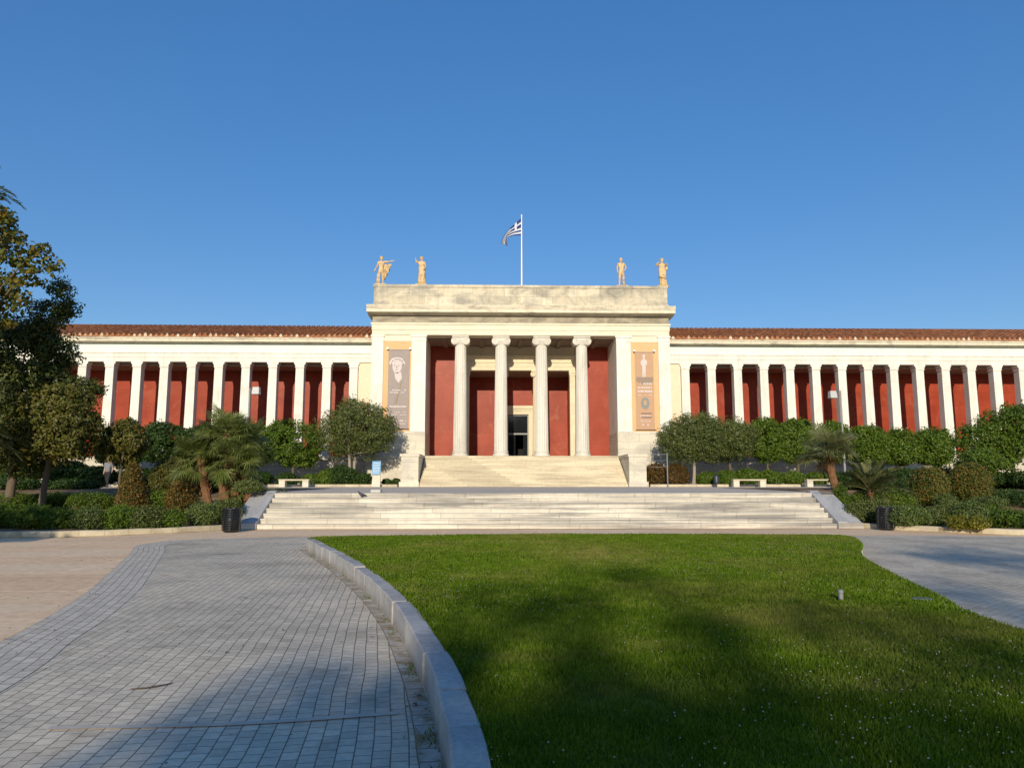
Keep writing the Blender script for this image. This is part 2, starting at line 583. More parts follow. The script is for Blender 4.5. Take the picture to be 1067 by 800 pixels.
        if smooth:
            me.polygons.foreach_set('use_smooth', [True] * len(me.polygons))
            if smooth != 'all':
                me.set_sharp_from_angle(angle=math.radians(40))
        o.location = org
        if parent is not None:
            o.parent = parent
        COL.objects.link(o)
        return o


def world_origin(o):
    v = Vector((0, 0, 0))
    while o is not None:
        v = v + o.location
        o = o.parent
    return v


def tag(o, label=None, cat=None, group=None, kind=None):
    if label:
        o['label'] = label
    if cat:
        o['category'] = cat
    if group:
        o['group'] = group
    if kind:
        o['kind'] = kind
    return o


def thing(name, loc, label, cat, group=None):
    o = bpy.data.objects.new(name, None)
    o.empty_display_size = .3
    o.location = loc
    COL.objects.link(o)
    return tag(o, label, cat, group)


def structure(o):
    o['kind'] = 'structure'
    return o


def copy_tree(o, parent=None, loc=None):
    c = o.copy()
    COL.objects.link(c)
    if parent is not None:
        c.parent = parent
    if loc is not None:
        c.location = loc
    for ch in list(o.children):
        copy_tree(ch, c)
    return c


def raw_mesh(name, verts, quads, mat, parent=None, uv=None):
    """numpy quads (n,4) or tris (n,3)"""
    me = bpy.data.meshes.new(name)
    base = np.array(world_origin(parent)) if parent is not None else np.zeros(3)
    verts = verts - base
    k = quads.shape[1]
    me.vertices.add(len(verts))
    me.vertices.foreach_set('co', verts.astype(np.float32).ravel())
    me.loops.add(quads.size)
    me.loops.foreach_set('vertex_index', quads.astype(np.int32).ravel())
    me.polygons.add(len(quads))
    me.polygons.foreach_set('loop_start', np.arange(0, quads.size, k, dtype=np.int32))
    me.update(calc_edges=True)
    me.validate()
    me.materials.append(MATS[mat])
    o = bpy.data.objects.new(name, me)
    if parent is not None:
        o.parent = parent
    COL.objects.link(o)
    return o


def unit(v):
    return v / np.maximum(np.linalg.norm(v, axis=1, keepdims=True), 1e-9)


def leaves(name, pts, nrm, length, width, mat, parent, jit=.9, droop=0):
    """one folded lozenge per leaf"""
    n = len(pts)
    nn = unit(nrm + rng.normal(0, jit, (n, 3)))
    t = unit(np.cross(nn, rng.normal(0, 1, (n, 3))))
    t[:, 2] -= droop
    t = unit(t)
    bb = unit(np.cross(nn, t))
    L = (length * rng.uniform(.5, 1.35, n))[:, None]
    Wd = (width * rng.uniform(.7, 1.2, n))[:, None]
    v = np.empty((n, 4, 3))
    v[:, 0] = pts - t * L * .5
    v[:, 1] = pts + bb * Wd * .5 - t * L * .05 + nn * Wd * .12
    v[:, 2] = pts + t * L * .5
    v[:, 3] = pts - bb * Wd * .5 - t * L * .05 + nn * Wd * .12
    return raw_mesh(name, v.reshape(-1, 3), np.arange(n * 4).reshape(-1, 4), mat, parent)


def crown_points(blobs, clumps, per, cr, shell=.55, flat=.75, top=0.0):
    """blobs: (cx,cy,cz,rx,ry,rz); leaf positions + outward normals and the clump centres"""
    B = np.array(blobs, float)
    vol = (B[:, 3] * B[:, 4] * B[:, 5]) ** (2 / 3)
    bi = rng.choice(len(B), clumps, p=vol / vol.sum())
    d = unit(rng.normal(0, 1, (clumps, 3)))
    d[:, 2] += top
    d = unit(d)
    rr = shell + (1 - shell) * rng.random(clumps) ** .6
    cen = B[bi, :3] + d * B[bi, 3:] * rr[:, None]
    # clumps fully buried inside another blob are dropped half the time
    out = unit(cen - B[bi, :3])
    crs = cr * rng.uniform(.6, 1.3, clumps)
    k = np.repeat(np.arange(clumps), per)
    dd = unit(rng.normal(0, 1, (len(k), 3)))
    rad = crs[k] * (.35 + .65 * rng.random(len(k)) ** .5)
    off = dd * rad[:, None]
    off[:, 2] *= flat
    pts = cen[k] + off
    nrm = unit(dd * .8 + out[k] * .7 + np.array([0, 0, .35]))
    return pts, nrm, cen


def limbs(mb, base, top, centres, r0, count, seg=7, bend=.2):
    """tapered trunk and limbs reaching into the crown"""
    base, top = np.array(base, float), np.array(top, float)
    pts, rad = [], []
    L = np.linalg.norm(top - base)
    sway = rng.normal(0, bend * .25, 3) * L * .3
    for i in range(6):
        u = i / 5
        p = base + (top - base) * u + sway * math.sin(PI * u)
        pts.append(p)
        rad.append(r0 * (1.35 - .35 * min(1, u * 5)) * (1 - .38 * u))
    mb.tube(pts, rad, seg + 2)
    ids = rng.choice(len(centres), min(count, len(centres)), replace=False)
    for j in ids:
        c = centres[j]
        u0 = rng.uniform(.75, 1)
        s = base + (top - base) * u0 + sway * math.sin(PI * u0)
        mid = (s + c) / 2 + rng.normal(0, .12, 3) * np.linalg.norm(c - s) * .6
        mid[2] += .06 * np.linalg.norm(c - s)
        r1 = r0 * rng.uniform(.28, .48)
        mb.tube([s, (s * .6 + mid * .4), mid, (mid * .45 + c * .55), c], [r1, r1 * .85, r1 * .6, r1 * .4, r1 * .15], seg)


def curve_pts(ctrl, n=60):
    """Catmull-Rom through 2-D control points"""
    P_ = np.array(ctrl, float)
    P_ = np.vstack([2 * P_[0] - P_[1], P_, 2 * P_[-1] - P_[-2]])
    out = []
    segs = len(P_) - 3
    per = max(2, n // segs)
    for i in range(segs):
        p0, p1, p2, p3 = P_[i:i + 4]
        for k in range(per):
            t = k / per
            out.append(.5 * ((2 * p1) + (-p0 + p2) * t + (2 * p0 - 5 * p1 + 4 * p2 - p3) * t * t + (-p0 + 3 * p1 - 3 * p2 + p3) * t ** 3))
    out.append(P_[-2])
    return np.array(out)


def offset_curve(c, d):
    t = np.gradient(c, axis=0)
    t /= np.linalg.norm(t, axis=1, keepdims=True)
    nrm = np.stack([t[:, 1], -t[:, 0]], 1)
    return c + nrm * d


def ribbon(name, a, b, z, mat, parent=None, rows=1, uvw=None):
    """flat strip between two curves with UV in metres along/across"""
    mb = MB()
    n = len(a)
    vs = [(p[0], p[1], z) for p in a] + [(p[0], p[1], z) for p in b]
    fs = [(i, i + 1, n + i + 1, n + i) for i in range(n - 1)]
    mb.add(vs, fs)
    o = mb.build(name, mat, parent)
    me = o.data
    s = np.concatenate([[0], np.cumsum(np.linalg.norm(np.diff(a, axis=0), axis=1))])
    wid = np.linalg.norm(a - b, axis=1).mean()
    ul = me.uv_layers.new(name='UVMap')
    for lp in me.loops:
        vi = lp.vertex_index
        ul.data[lp.index].uv = (s[vi % n], 0 if vi < n else wid)
    return o


# ------------------------------------------------------------------ ground, paths, lawn
mb = MB()
mb.add([(-700, -300, -.012), (700, -300, -.012), (700, 1200, -.012), (-700, 1200, -.012)], [(0, 1, 2, 3)])
structure(mb.build('ground', 'tan_ground'))

kerb_out = curve_pts([(.35, -9), (.25, -5), (.12, -1.5), (-.03, 1.2), (-.20, 3.83), (-.31, 4.69), (-.44, 5.52), (-.67, 6.7), (-1.13, 8.68), (-1.85, 11.11), (-2.95, 14.26), (-4.45, 18.1)], 88)
kerb_in = offset_curve(kerb_out, .19)
right_edge = curve_pts([(9.05, 19.0), (8.97, 18.4), (8.1, 16.3), (6.91, 13.95), (6.12, 11.59), (5.42, 9.13), (5.06, 8.0), (4.85, 6.6), (4.55, 4.5), (4.4, 1), (4.5, -3), (4.7, -9)], 66)
right_in = offset_curve(right_edge, .06)
path_left = curve_pts([(-3.3, -9), (-3.6, -2), (-4.0, 3.0), (-4.5, 6.2), (-4.92, 7.72), (-5.25, 9.06), (-5.86, 11.08), (-6.5, 12.85), (-7.5, 15.5), (-8.3, 17.6), (-8.9, 19.0), (-9.05, 19.9), (-8.84, 21.0)], 80)

# paved path on the left and across the front of the steps
far = curve_pts([(-8.84, 21.0), (-8.0, 21.7), (-7.04, 22.0), (-5.4, 22.4), (2, 22.5), (10, 22.4), (13.5, 22.3), (17, 21.4), (24, 20.6)], 50)
pl = list(map(tuple, path_left)) + list(map(tuple, far[1:])) + [(24, 6), (24, -9)]
lawn_ring = list(map(tuple, right_edge[::-1])) + list(map(tuple, kerb_out[::-1]))
mb = MB()
mb.add([(x, y, 0) for x, y in pl], [tuple(range(len(pl)))])
o = structure(mb.build('paved_path', 'paving'))
bm = bmesh.new()
bm.from_mesh(o.data)
bmesh.ops.triangulate(bm, faces=bm.faces)
bm.to_mesh(o.data)
bm.free()
band = ribbon('path_border', path_left, offset_curve(path_left, .686), .004, 'paving_border')
structure(band)
gut = ribbon('path_gutter', offset_curve(kerb_out, -.14), kerb_out, .004, 'gutter_dirt')
structure(gut)
# a course of paler setts crossing the path
sa = curve_pts([(-2.9, 5.20), (-1.7, 5.26), (-.66, 5.46)], 20)
structure(ribbon('path_course', sa, offset_curve(sa, .07), .008, 'pale_course'))

# kerb round the lawn
KZ = .26


def kerb(name, out, inn, mat, step=.95, hz=KZ):
    """a run of separate stones, each a hair out of line with the next"""
    mb = MB()
    L = np.concatenate([[0], np.cumsum(np.linalg.norm(np.diff(out, axis=0), axis=1))])

    def pt(c, d):
        return np.array([np.interp(d, L, c[:, 0]), np.interp(d, L, c[:, 1])])
    d0 = 0
    while d0 < L[-1] - .1:
        d1 = min(d0 + step * rng.uniform(.75, 1.2), L[-1])
        jo, jz = rng.normal(0, .008), rng.normal(0, .006)
        ks = np.linspace(d0 + .007, d1 - .007, 5)
        ch = .014
        rows = []
        for q, d in enumerate(ks):
            o_, i_ = pt(out, d), pt(inn, d)
            n_ = (i_ - o_) / np.linalg.norm(i_ - o_)
            o_, i_ = o_ + n_ * jo, i_ + n_ * jo
            e = ch * .5 if q in (0, len(ks) - 1) else 0
            zt = hz + jz - e
            rows.append([(*o_, -.01), (*o_, zt - ch), (*(o_ + n_ * ch), zt), (*(i_ - n_ * ch), zt), (*i_, zt - ch), (*i_, .02)])
        vs = [p for r in rows for p in r]
        fs = [(k * 6 + m_, k * 6 + m_ + 1, k * 6 + m_ + 7, k * 6 + m_ + 6) for k in range(len(ks) - 1) for m_ in range(5)]
        fs += [tuple(range(6)), tuple(range(len(vs) - 6, len(vs)))[::-1]]
        mb.add(vs, fs)
        d0 = d1
    return structure(mb.build(name, mat))


m, nt, b = new_mat('kerb_slabs')
n1 = noise(nt, 1.3, 6, .65)
r1 = ramp(nt, [(.32, (.36, .35, .34)), (.55, (.48, .465, .45)), (.72, (.60, .565, .50))])
nt.links.new(n1, r1.inputs[0])
n2 = noise(nt, 22, 5, .75)
r2 = ramp(nt, [(.3, (.7, .7, .69)), (.6, (1.05, 1.04, 1.03))])
nt.links.new(n2, r2.inputs[0])
c = mix(nt, r1.outputs[0], r2.outputs[0], .8, 'MULTIPLY')
tc = N(nt, 'ShaderNodeTexCoord')
sp = N(nt, 'ShaderNodeSeparateXYZ')
nt.links.new(tc.outputs['Object'], sp.inputs[0])
g = N(nt, 'ShaderNodeNewGeometry')
r4 = ramp(nt, [(0, (.84, .83, .82)), (1, (1.08, 1.07, 1.05))])
nt.links.new(g.outputs['Random Per Island'], r4.inputs[0])
c = mix(nt, c, r4.outputs[0], 1, 'MULTIPLY')
# moss and rust-coloured dirt low on the face
rz = ramp(nt, [(0, (.36, .27, .15)), (.5, (1, 1, 1))])
mz = N(nt, 'ShaderNodeMath', operation='MULTIPLY_ADD')
nt.links.new(n1, mz.inputs[0])
mz.inputs[1].default_value = .22
mz2 = N(nt, 'ShaderNodeMath', operation='MULTIPLY')
nt.links.new(sp.outputs[2], mz2.inputs[0])
mz2.inputs[1].default_value = 3.0
nt.links.new(mz2.outputs[0], mz.inputs[2])
nt.links.new(mz.outputs[0], rz.inputs[0])
c = mix(nt, c, rz.outputs[0], .5, 'MULTIPLY')
nt.links.new(c, b.inputs['Base Color'])
b.inputs['Roughness'].default_value = .6
bump(nt, b, n2, .3, .006)

kerb('lawn_kerb', kerb_out, kerb_in, 'kerb_slabs')
kerb('lawn_kerb', right_edge, right_in, 'kerb_slabs', .95, .225)
far_out = curve_pts([(-4.45, 18.1), (-4.4, 18.75), (-3.6, 19.15), (0.7, 19.72), (5.4, 19.65), (8.6, 19.3), (9.05, 19.0)], 48)
far_in = offset_curve(far_out, .06)
kerb('lawn_kerb', far_out, far_in, 'kerb_slabs', .95, .225)

ring = np.vstack([kerb_in, far_in[1:-1], right_in])
mb = MB()
mb.add([(p[0], p[1], .235) for p in ring], [tuple(range(len(ring)))])
o = structure(mb.build('lawn', 'lawn_turf'))
bm = bmesh.new()
bm.from_mesh(o.data)
bmesh.ops.triangulate(bm, faces=bm.faces)
bm.to_mesh(o.data)
bm.free()


def inside(px, py, poly):
    n = len(poly)
    r_ = np.zeros(len(px), bool)
    j = n - 1
    for i in range(n):
        xi, yi = poly[i]
        xj, yj = poly[j]
        c_ = ((yi > py) != (yj > py)) & (px < (xj - xi) * (py - yi) / (yj - yi + 1e-12) + xi)
        r_ ^= c_
        j = i
    return r_


ringo = np.vstack([offset_curve(kerb_out, .165), offset_curve(far_out, .0)[3:-1], offset_curve(right_edge, -.01)])
GV, GF = [], []
cnt = 0
for (y0, y1, dens, hh_, ww) in ((1.5, 5, 8500, .025, .0045), (5, 8, 5500, .032, .006), (8, 13, 2600, .034, .010), (13, 20, 1500, .036, .014)):
    area = 15 * (y1 - y0)
    n = int(area * dens)
    px = rng.uniform(-5, 10, n)
    py = rng.uniform(y0, y1, n)
    k = inside(px, py, ringo)
    px, py = px[k], py[k]
    n = len(px)
    # patchy length
    q = np.sin(px * 1.7 + 1.3 * np.sin(py * .9)) * np.sin(py * 1.3 + .7 * np.sin(px * 1.1))
    h = hh_ * rng.uniform(.5, 1.3, n) * (1 + .25 * q)
    a = rng.uniform(0, 2 * PI, n)
    lean = rng.uniform(.1, .9, n) * h
    la = rng.uniform(0, 2 * PI, n)
    v = np.empty((n, 3, 3))
    dx, dy = np.cos(a) * ww, np.sin(a) * ww
    v[:, 0] = np.stack([px - dx, py - dy, np.full(n, .233)], 1)
    v[:, 1] = np.stack([px + dx, py + dy, np.full(n, .233)], 1)
    v[:, 2] = np.stack([px + np.cos(la) * lean, py + np.sin(la) * lean, .235 + h], 1)
    GV.append(v.reshape(-1, 3))
GV = np.vstack(GV)
o = raw_mesh('grass', GV, np.arange(len(GV)).reshape(-1, 3), 'grass_blade')
tag(o, 'short green mown grass of the lawn', 'grass', kind='stuff')
# clover flowers
n = 9000
px, py = rng.uniform(-4, 10, n), 3.5 + 14 * rng.random(n) ** 1.2
q = np.sin(px * .9 + 2) * np.sin(py * .8 + px * .3) + .35 * (px - 1.5) / 4
k = inside(px, py, ringo) & (rng.random(n) < np.clip(.25 + .6 * q, .03, 1))
px, py = px[k], py[k]
n = len(px)
v = np.empty((n, 6, 3))
r_ = rng.uniform(.0035, .0075, n)
z_ = .235 + rng.uniform(.02, .04, n)
for j, (ax, ay, az) in enumerate(((1, 0, 0), (0, 1, 0), (-1, 0, 0), (0, -1, 0), (0, 0, 1), (0, 0, -1))):
    v[:, j] = np.stack([px + ax * r_, py + ay * r_, z_ + az * r_ * .8], 1)
idx = np.array([(0, 1, 4), (1, 2, 4), (2, 3, 4), (3, 0, 4), (1, 0, 5), (2, 1, 5), (3, 2, 5), (0, 3, 5)])
fi = (np.arange(n)[:, None, None] * 6 + idx[None]).reshape(-1, 3)
o = raw_mesh('clover_flowers', v.reshape(-1, 3), fi, 'clover_white')
tag(o, 'tiny white clover flowers scattered through the lawn', 'flowers', kind='stuff')
# weeds and dry tufts along the foot of the kerb
n = 1500
s_ = rng.uniform(20, 86, n)
i0 = s_.astype(int)
base = kerb_out[i0] + (kerb_out[np.minimum(i0 + 1, len(kerb_out) - 1)] - kerb_out[i0]) * (s_ - i0)[:, None]
off = -np.abs(rng.normal(0, .05, n)) - .01
tt = np.gradient(kerb_out, axis=0)[i0]
tt /= np.linalg.norm(tt, axis=1, keepdims=True)
base = base + np.stack([tt[:, 1], -tt[:, 0]], 1) * off[:, None]
keep = np.sin(base[:, 1] * 3.1) + np.sin(base[:, 1] * 7.7 + 1) + rng.normal(0, .4, n) > .8
base = base[keep]
n = len(base)
v = np.empty((n, 3, 3))
a = rng.uniform(0, 2 * PI, n)
h = rng.uniform(.01, .045, n)
v[:, 0] = np.stack([base[:, 0] - .005 * np.cos(a), base[:, 1] - .005 * np.sin(a), np.full(n, .002)], 1)
v[:, 1] = np.stack([base[:, 0] + .005 * np.cos(a), base[:, 1] + .005 * np.sin(a), np.full(n, .002)], 1)
v[:, 2] = np.stack([base[:, 0] + rng.normal(0, .015, n), base[:, 1] + rng.normal(0, .015, n), h], 1)
o = raw_mesh('weeds', v.reshape(-1, 3), np.arange(n * 3).reshape(-1, 3), 'grass_blade')
tag(o, 'small weeds growing along the foot of the kerb', 'weeds', kind='stuff')

# ------------------------------------------------------------------ garden beds and terrace
KL = [(-60, 21.5), (-30, 21.8), (-20, 21.9), (-14.3, 22.2), (-12.26, 22.55), (-10.55, 23.7), (-9.5, 24.8), (-8.92, 25.7)]
KR = [(12.92, 25.9), (13.3, 25.35), (13.83, 24.5), (16.1, 22.45), (20, 21.6), (30, 21.3), (60, 21.2)]
SX0, SX1, SY0 = -8.02, 11.98, 25.8
RISE, TREAD, NST = .17, .32, 7
TY, TZ = SY0 + TREAD * (NST - 1), RISE * NST      # top edge of the steps


def kerb_y(X):
    K = np.array(KL if X < 2 else KR)
    return float(np.interp(X, K[:, 0], K[:, 1]))


def terrace_z(Y):
    return TZ + .1 * min(max((Y - TY) / 20, 0), 1)


def gz(X, Y):
    if Y >= 47.7:
        return 1.38
    if Y >= 42 or (-8.9 < X < 12.9):
        return terrace_z(Y)
    u = min(max((Y - kerb_y(X) - 5) / 10, 0), 1)
    return .13 + (terrace_z(Y) - .13 - .02) * (u * u * (3 - 2 * u) * .5 + u * .5)


for nm, K in (('planting_bed', KL), ('planting_bed', KR)):
    K = np.array(K)
    xs = np.linspace(K[0, 0], K[-1, 0], 70)
    mb = MB()
    ny = 24
    vs = []
    for X in xs:
        y0 = kerb_y(X) + .06
        for j in range(ny + 1):
            Y = y0 + (42.1 - y0) * j / ny
            z = gz(X, min(Y, 41.9)) + (.04 * math.sin(X * 2.1 + Y) * math.sin(Y * 1.7) if 0 < j < ny else -.02)
            vs.append((X, Y, z))
    fs = [(i * (ny + 1) + j, (i + 1) * (ny + 1) + j, (i + 1) * (ny + 1) + j + 1, i * (ny + 1) + j + 1) for i in range(69) for j in range(ny)]
    mb.add(vs, fs)
    structure(mb.build(nm, 'soil', smooth='all'))
for nm, K in (('bed_kerb', KL), ('bed_kerb', KR)):
    c = curve_pts(K, 60)
    c = c[(c[:, 0] > -58) & (c[:, 0] < 58)]
    inn = offset_curve(c, -.24)
    mb = MB()
    n = len(c)
    vs = []
    for q, z in ((c, -.01), (c, .15), (c + (inn - c) * .1, .17), (inn, .17), (inn, .0)):
        vs += [(p[0], p[1], z + .006 * math.sin(p[0] * 5)) for p in q]
    fs = [(k * n + i, k * n + i + 1, (k + 1) * n + i + 1, (k + 1) * n + i) for k in range(4) for i in range(n - 1)]
    mb.add(vs, fs)
    structure(mb.build(nm, 'kerb_cream'))

# terrace sheet
mb = MB()
xs = [-60, -8.9, 12.9, 60]
mb.add([(-8.9, TY + .02, TZ), (12.9, TY + .02, TZ), (12.9, 42, terrace_z(42)), (-8.9, 42, terrace_z(42)),
        (-60, 42, terrace_z(42)), (60, 42, terrace_z(42)), (60, 48.3, terrace_z(48.3)), (-60, 48.3, terrace_z(48.3))],
       [(0, 1, 2, 3), (4, 3, 2, 5, 6, 7)])
structure(mb.build('terrace', 'terrace_paving'))

# the broad lower steps
st = thing('terrace_steps', (1.98, SY0, 0), 'broad flight of seven cream marble steps between lawn and terrace', 'steps')
for i in range(NST):
    mb = MB()
    y0 = SY0 + i * TREAD
    z0, z1 = i * RISE, (i + 1) * RISE
    back = y0 + TREAD + .06 if i < NST - 1 else y0 + .42
    mb.prism_x([(y0 + .02, z0 - (.02 if i else 0)), (y0 + .02, z1 - .055), (y0, z1 - .05), (y0, z1 - .012), (y0 + .012, z1), (back, z1 + (.003 if i == NST - 1 else 0)), (back, z0 - (.02 if i else 0))], SX0, SX1)
    mb.build('step', 'marble_steps_low', st)
for s in (-1, 1):
    xi = SX0 if s < 0 else SX1
    mb = MB()
    a, b2 = sorted((xi + s * .004, xi + s * .34))
    mb.prism_x([(SY0 - .06, 0), (SY0 - .06, .24), (SY0 + .02, .27), (TY + .25, TZ + .09), (TY + .55, TZ + .09), (TY + .55, 0)], a, b2)
    w = mb.build('ramp_wall', 'marble_blue', st)
    mb = MB()
    a, b2 = sorted((xi + s * .343, xi + s * .88))
    mb.prism_x([(SY0 - .05, 0), (SY0 - .05, .2), (SY0 + .03, .21), (TY + .3, TZ + .02), (TY + .5, TZ + .02), (TY + .5, 0)], a, b2)
    mb.build('ramp_slab', 'marble_blue', w)
    mb = MB()
    a, b2 = sorted((xi + s * .006, xi + s * .88))
    mb.box(a, b2, SY0 - .1, SY0 - .064, 0, .2)
    mb.build('end_block', 'marble_steps_low', w)

# ------------------------------------------------------------------ the museum building
CX = 2.04
BLD = thing('museum_building', (CX, 52, 1.29), 'long neoclassical museum with ionic portico, red walls and pillared tiled wings', 'building')
FZ = 3.40           # portico floor
BZ = 1.29


def bpart(name, mat, parent=BLD, smooth=False):
    return lambda mb_: mb_.build(name, mat, parent, smooth)


# flanking blocks of the portico
for s in (-1, 1):
    def X(a, s=s):
        return CX + s * a

    def bx(mb, a, b_, y0, y1, z0, z1):
        x0, x1 = sorted((X(a), X(b_)))
        mb.box(x0, x1, y0, y1, z0, z1)
    mb = MB()
    bx(mb, 6.81, 10.66, 52.12, 64, 5.09, 12.0)
    wall = mb.build('flank_wall', 'marble_white', BLD)
    for a, b_ in ((6.81, 7.84), (9.83, 10.66)):
        mb = MB()
        bx(mb, a - .002, b_ + .002, 52.0, 52.117, 5.13, 11.58)
        bx(mb, a - .02, b_ + .02, 51.97, 52.113, 5.10, 5.127)
        bx(mb, a - .03, b_ + .03, 51.975, 52.117, 11.583, 11.64)
        bx(mb, a - .012, b_ + .012, 51.99, 52.117, 11.643, 11.86)
        bx(mb, a - .07, b_ + .07, 51.94, 52.117, 11.863, 11.99)
        mb.build('pilaster', 'marble_white', wall)
    mb = MB()
    bx(mb, 7.85, 9.82, 52.09, 52.117, 5.14, 11.55)
    mb.build('orange_panel', 'plaster_orange', wall)
    mb = MB()
    bx(mb, 7.845, 9.825, 52.06, 52.117, 11.553, 11.99)
    mb.build('panel_head', 'marble_architrave', wall)
    # dado and plinth
    mb = MB()
    bx(mb, 6.78, 10.70, 51.93, 64, 3.52, 5.087)
    bx(mb, 6.76, 10.74, 51.88, 64, 3.40, 3.517)
    bx(mb, 6.80, 10.86, 51.72, 64, BZ - .1, 3.397)
    mb.build('plinth', 'marble_base', wall)
    # cheek walls beside the stairs
    mb = MB()
    bx(mb, 6.80, 7.92, 47.9, 51.70, BZ - .1, 3.22)
    bx(mb, 6.74, 8.0, 47.83, 51.71, 3.223, 3.40)
    bx(mb, 6.75, 8.02, 47.8, 51.70, BZ - .1, BZ + .32)
    mb.build('cheek_wall', 'marble_base', BLD)

# entablature
mb = MB()
mb.box(CX - 10.66, CX + 10.66, 52.0, 53.2, 12.003, 12.36)
mb.box(CX - 10.69, CX + 10.69, 51.96, 53.2, 12.363, 12.74)
mb.box(CX - 10.75, CX + 10.75, 51.90, 53.2, 12.743, 12.87)
mb.build('architrave', 'marble_architrave', BLD)
mb = MB()
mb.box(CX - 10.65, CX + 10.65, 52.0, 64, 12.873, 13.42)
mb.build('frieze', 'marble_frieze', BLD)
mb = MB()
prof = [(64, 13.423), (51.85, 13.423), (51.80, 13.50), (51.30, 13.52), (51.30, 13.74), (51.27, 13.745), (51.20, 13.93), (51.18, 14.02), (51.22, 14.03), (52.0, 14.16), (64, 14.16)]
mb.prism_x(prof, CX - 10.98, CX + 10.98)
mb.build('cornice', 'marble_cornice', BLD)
mb = MB()
mb.box(CX - 10.66, CX + 10.66, 52.0, 63.9, 14.163, 14.32)
mb.box(CX - 10.60, CX + 10.60, 52.06, 63.8, 14.323, 15.50)
mb.box(CX - 10.66, CX + 10.66, 52.0, 63.9, 15.503, 15.70)
mb.build('attic', 'marble_attic', BLD)
for a in (-10.6, -7.6, 7.6, 10.6):
    mb = MB()
    x0 = CX + a - (.0 if a in (-10.6,) else (.95 if a == 10.6 else .5))
    mb.box(x0, x0 + .95, 52.03, 52.057, 14.325, 15.50)
    mb.build('attic_pier', 'marble_attic', BLD)


def flute(a, z):
    return 1 - .05 * abs(math.sin(a * 10)) ** .7 if FZ + .5 < z < 11.35 else 1


def ionic(parent, cx, cy, z0, z1, r, name='column', mat='marble_column', seg=160):
    """column part with base, fluted shaft and volute capital"""
    k = r / .47
    mb = MB()
    mb.lathe([(r * 1.22, z0), (r * 1.24, z0 + .07 * k), (r * 1.20, z0 + .14 * k), (r * 1.10, z0 + .17 * k), (r * 1.06, z0 + .22 * k), (r * 1.13, z0 + .25 * k), (r * 1.15, z0 + .31 * k), (r * 1.06, z0 + .37 * k), (r * 1.0, z0 + .39 * k)], cx, cy, 48)
    base = mb.build(name, mat, parent, True)
    zc = z1 - .62 * k
    prof = []
    for i in range(15):
        u = i / 14
        z = z0 + .39 * k + (zc - z0 - .39 * k) * u
        prof.append((r * (1 - .17 * u ** 1.25), z))
    mb = MB()
    mb.lathe(prof, cx, cy, seg, flute=lambda a, z: 1 - .055 * abs(math.sin(a * 10)) ** .6)
    mb.build('shaft', mat, base, 'all' if seg < 60 else True)
    mb = MB()
    rt = r * .83
    mb.lathe([(rt * 1.0, zc), (rt * 1.08, zc + .03 * k), (rt * 1.02, zc + .06 * k), (rt * 1.22, zc + .2 * k), (rt * 1.12, zc + .27 * k)], cx, cy, 32)
    vr = .27 * k
    vx = .40 * k
    yf, yb = cy - rt * 1.12, cy + rt * 1.12
    zv = zc + .24 * k
    for sg in (-1, 1):
        # volute roll
        prof2 = [(cx + sg * vx + vr * math.cos(t), zv + vr * math.sin(t)) for t in np.linspace(0, 2 * PI, 24, endpoint=False)]
        mb.prism_y(prof2, yf + .02, yb - .02)
        # raised spiral
        sp_ = []
        for t in np.linspace(0, 5.2 * PI, 60):
            rr = vr * (1 - t / (5.9 * PI)) ** 1.1
            an = PI / 2 - sg * t * -1
            sp_.append((cx + sg * vx + rr * math.cos(PI / 2 - sg * t), yf, zv + rr * math.sin(PI / 2 - sg * t)))
        mb.tube(sp_, [.030 * k * (1 - .55 * i / 60) for i in range(60)], 6)
    mb.box(cx - vx, cx + vx, yf + .03, yb - .03, zv + .06 * k, zv + vr * .98)
    mb.tube([(cx - vx, yf, zv + vr), (cx, yf, zv + vr * .93), (cx + vx, yf, zv + vr)], .028 * k, 6)
    mb.tube([(cx - vx * .7, yf + .02, zv + .02), (cx, yf + .0, zv - .04 * k), (cx + vx * .7, yf + .02, zv + .02)], .03 * k, 6)
    mb.box(cx - .60 * k, cx + .60 * k, cy - rt * 1.3, cy + rt * 1.3, zv + vr + .004, z1 - .002)
    mb.build('capital', mat, base, True)
    return base


for a in (-4.365, -1.455, 1.455, 4.365):
    ionic(BLD, CX + a, 52.6, FZ + .004, 12.0, .475)

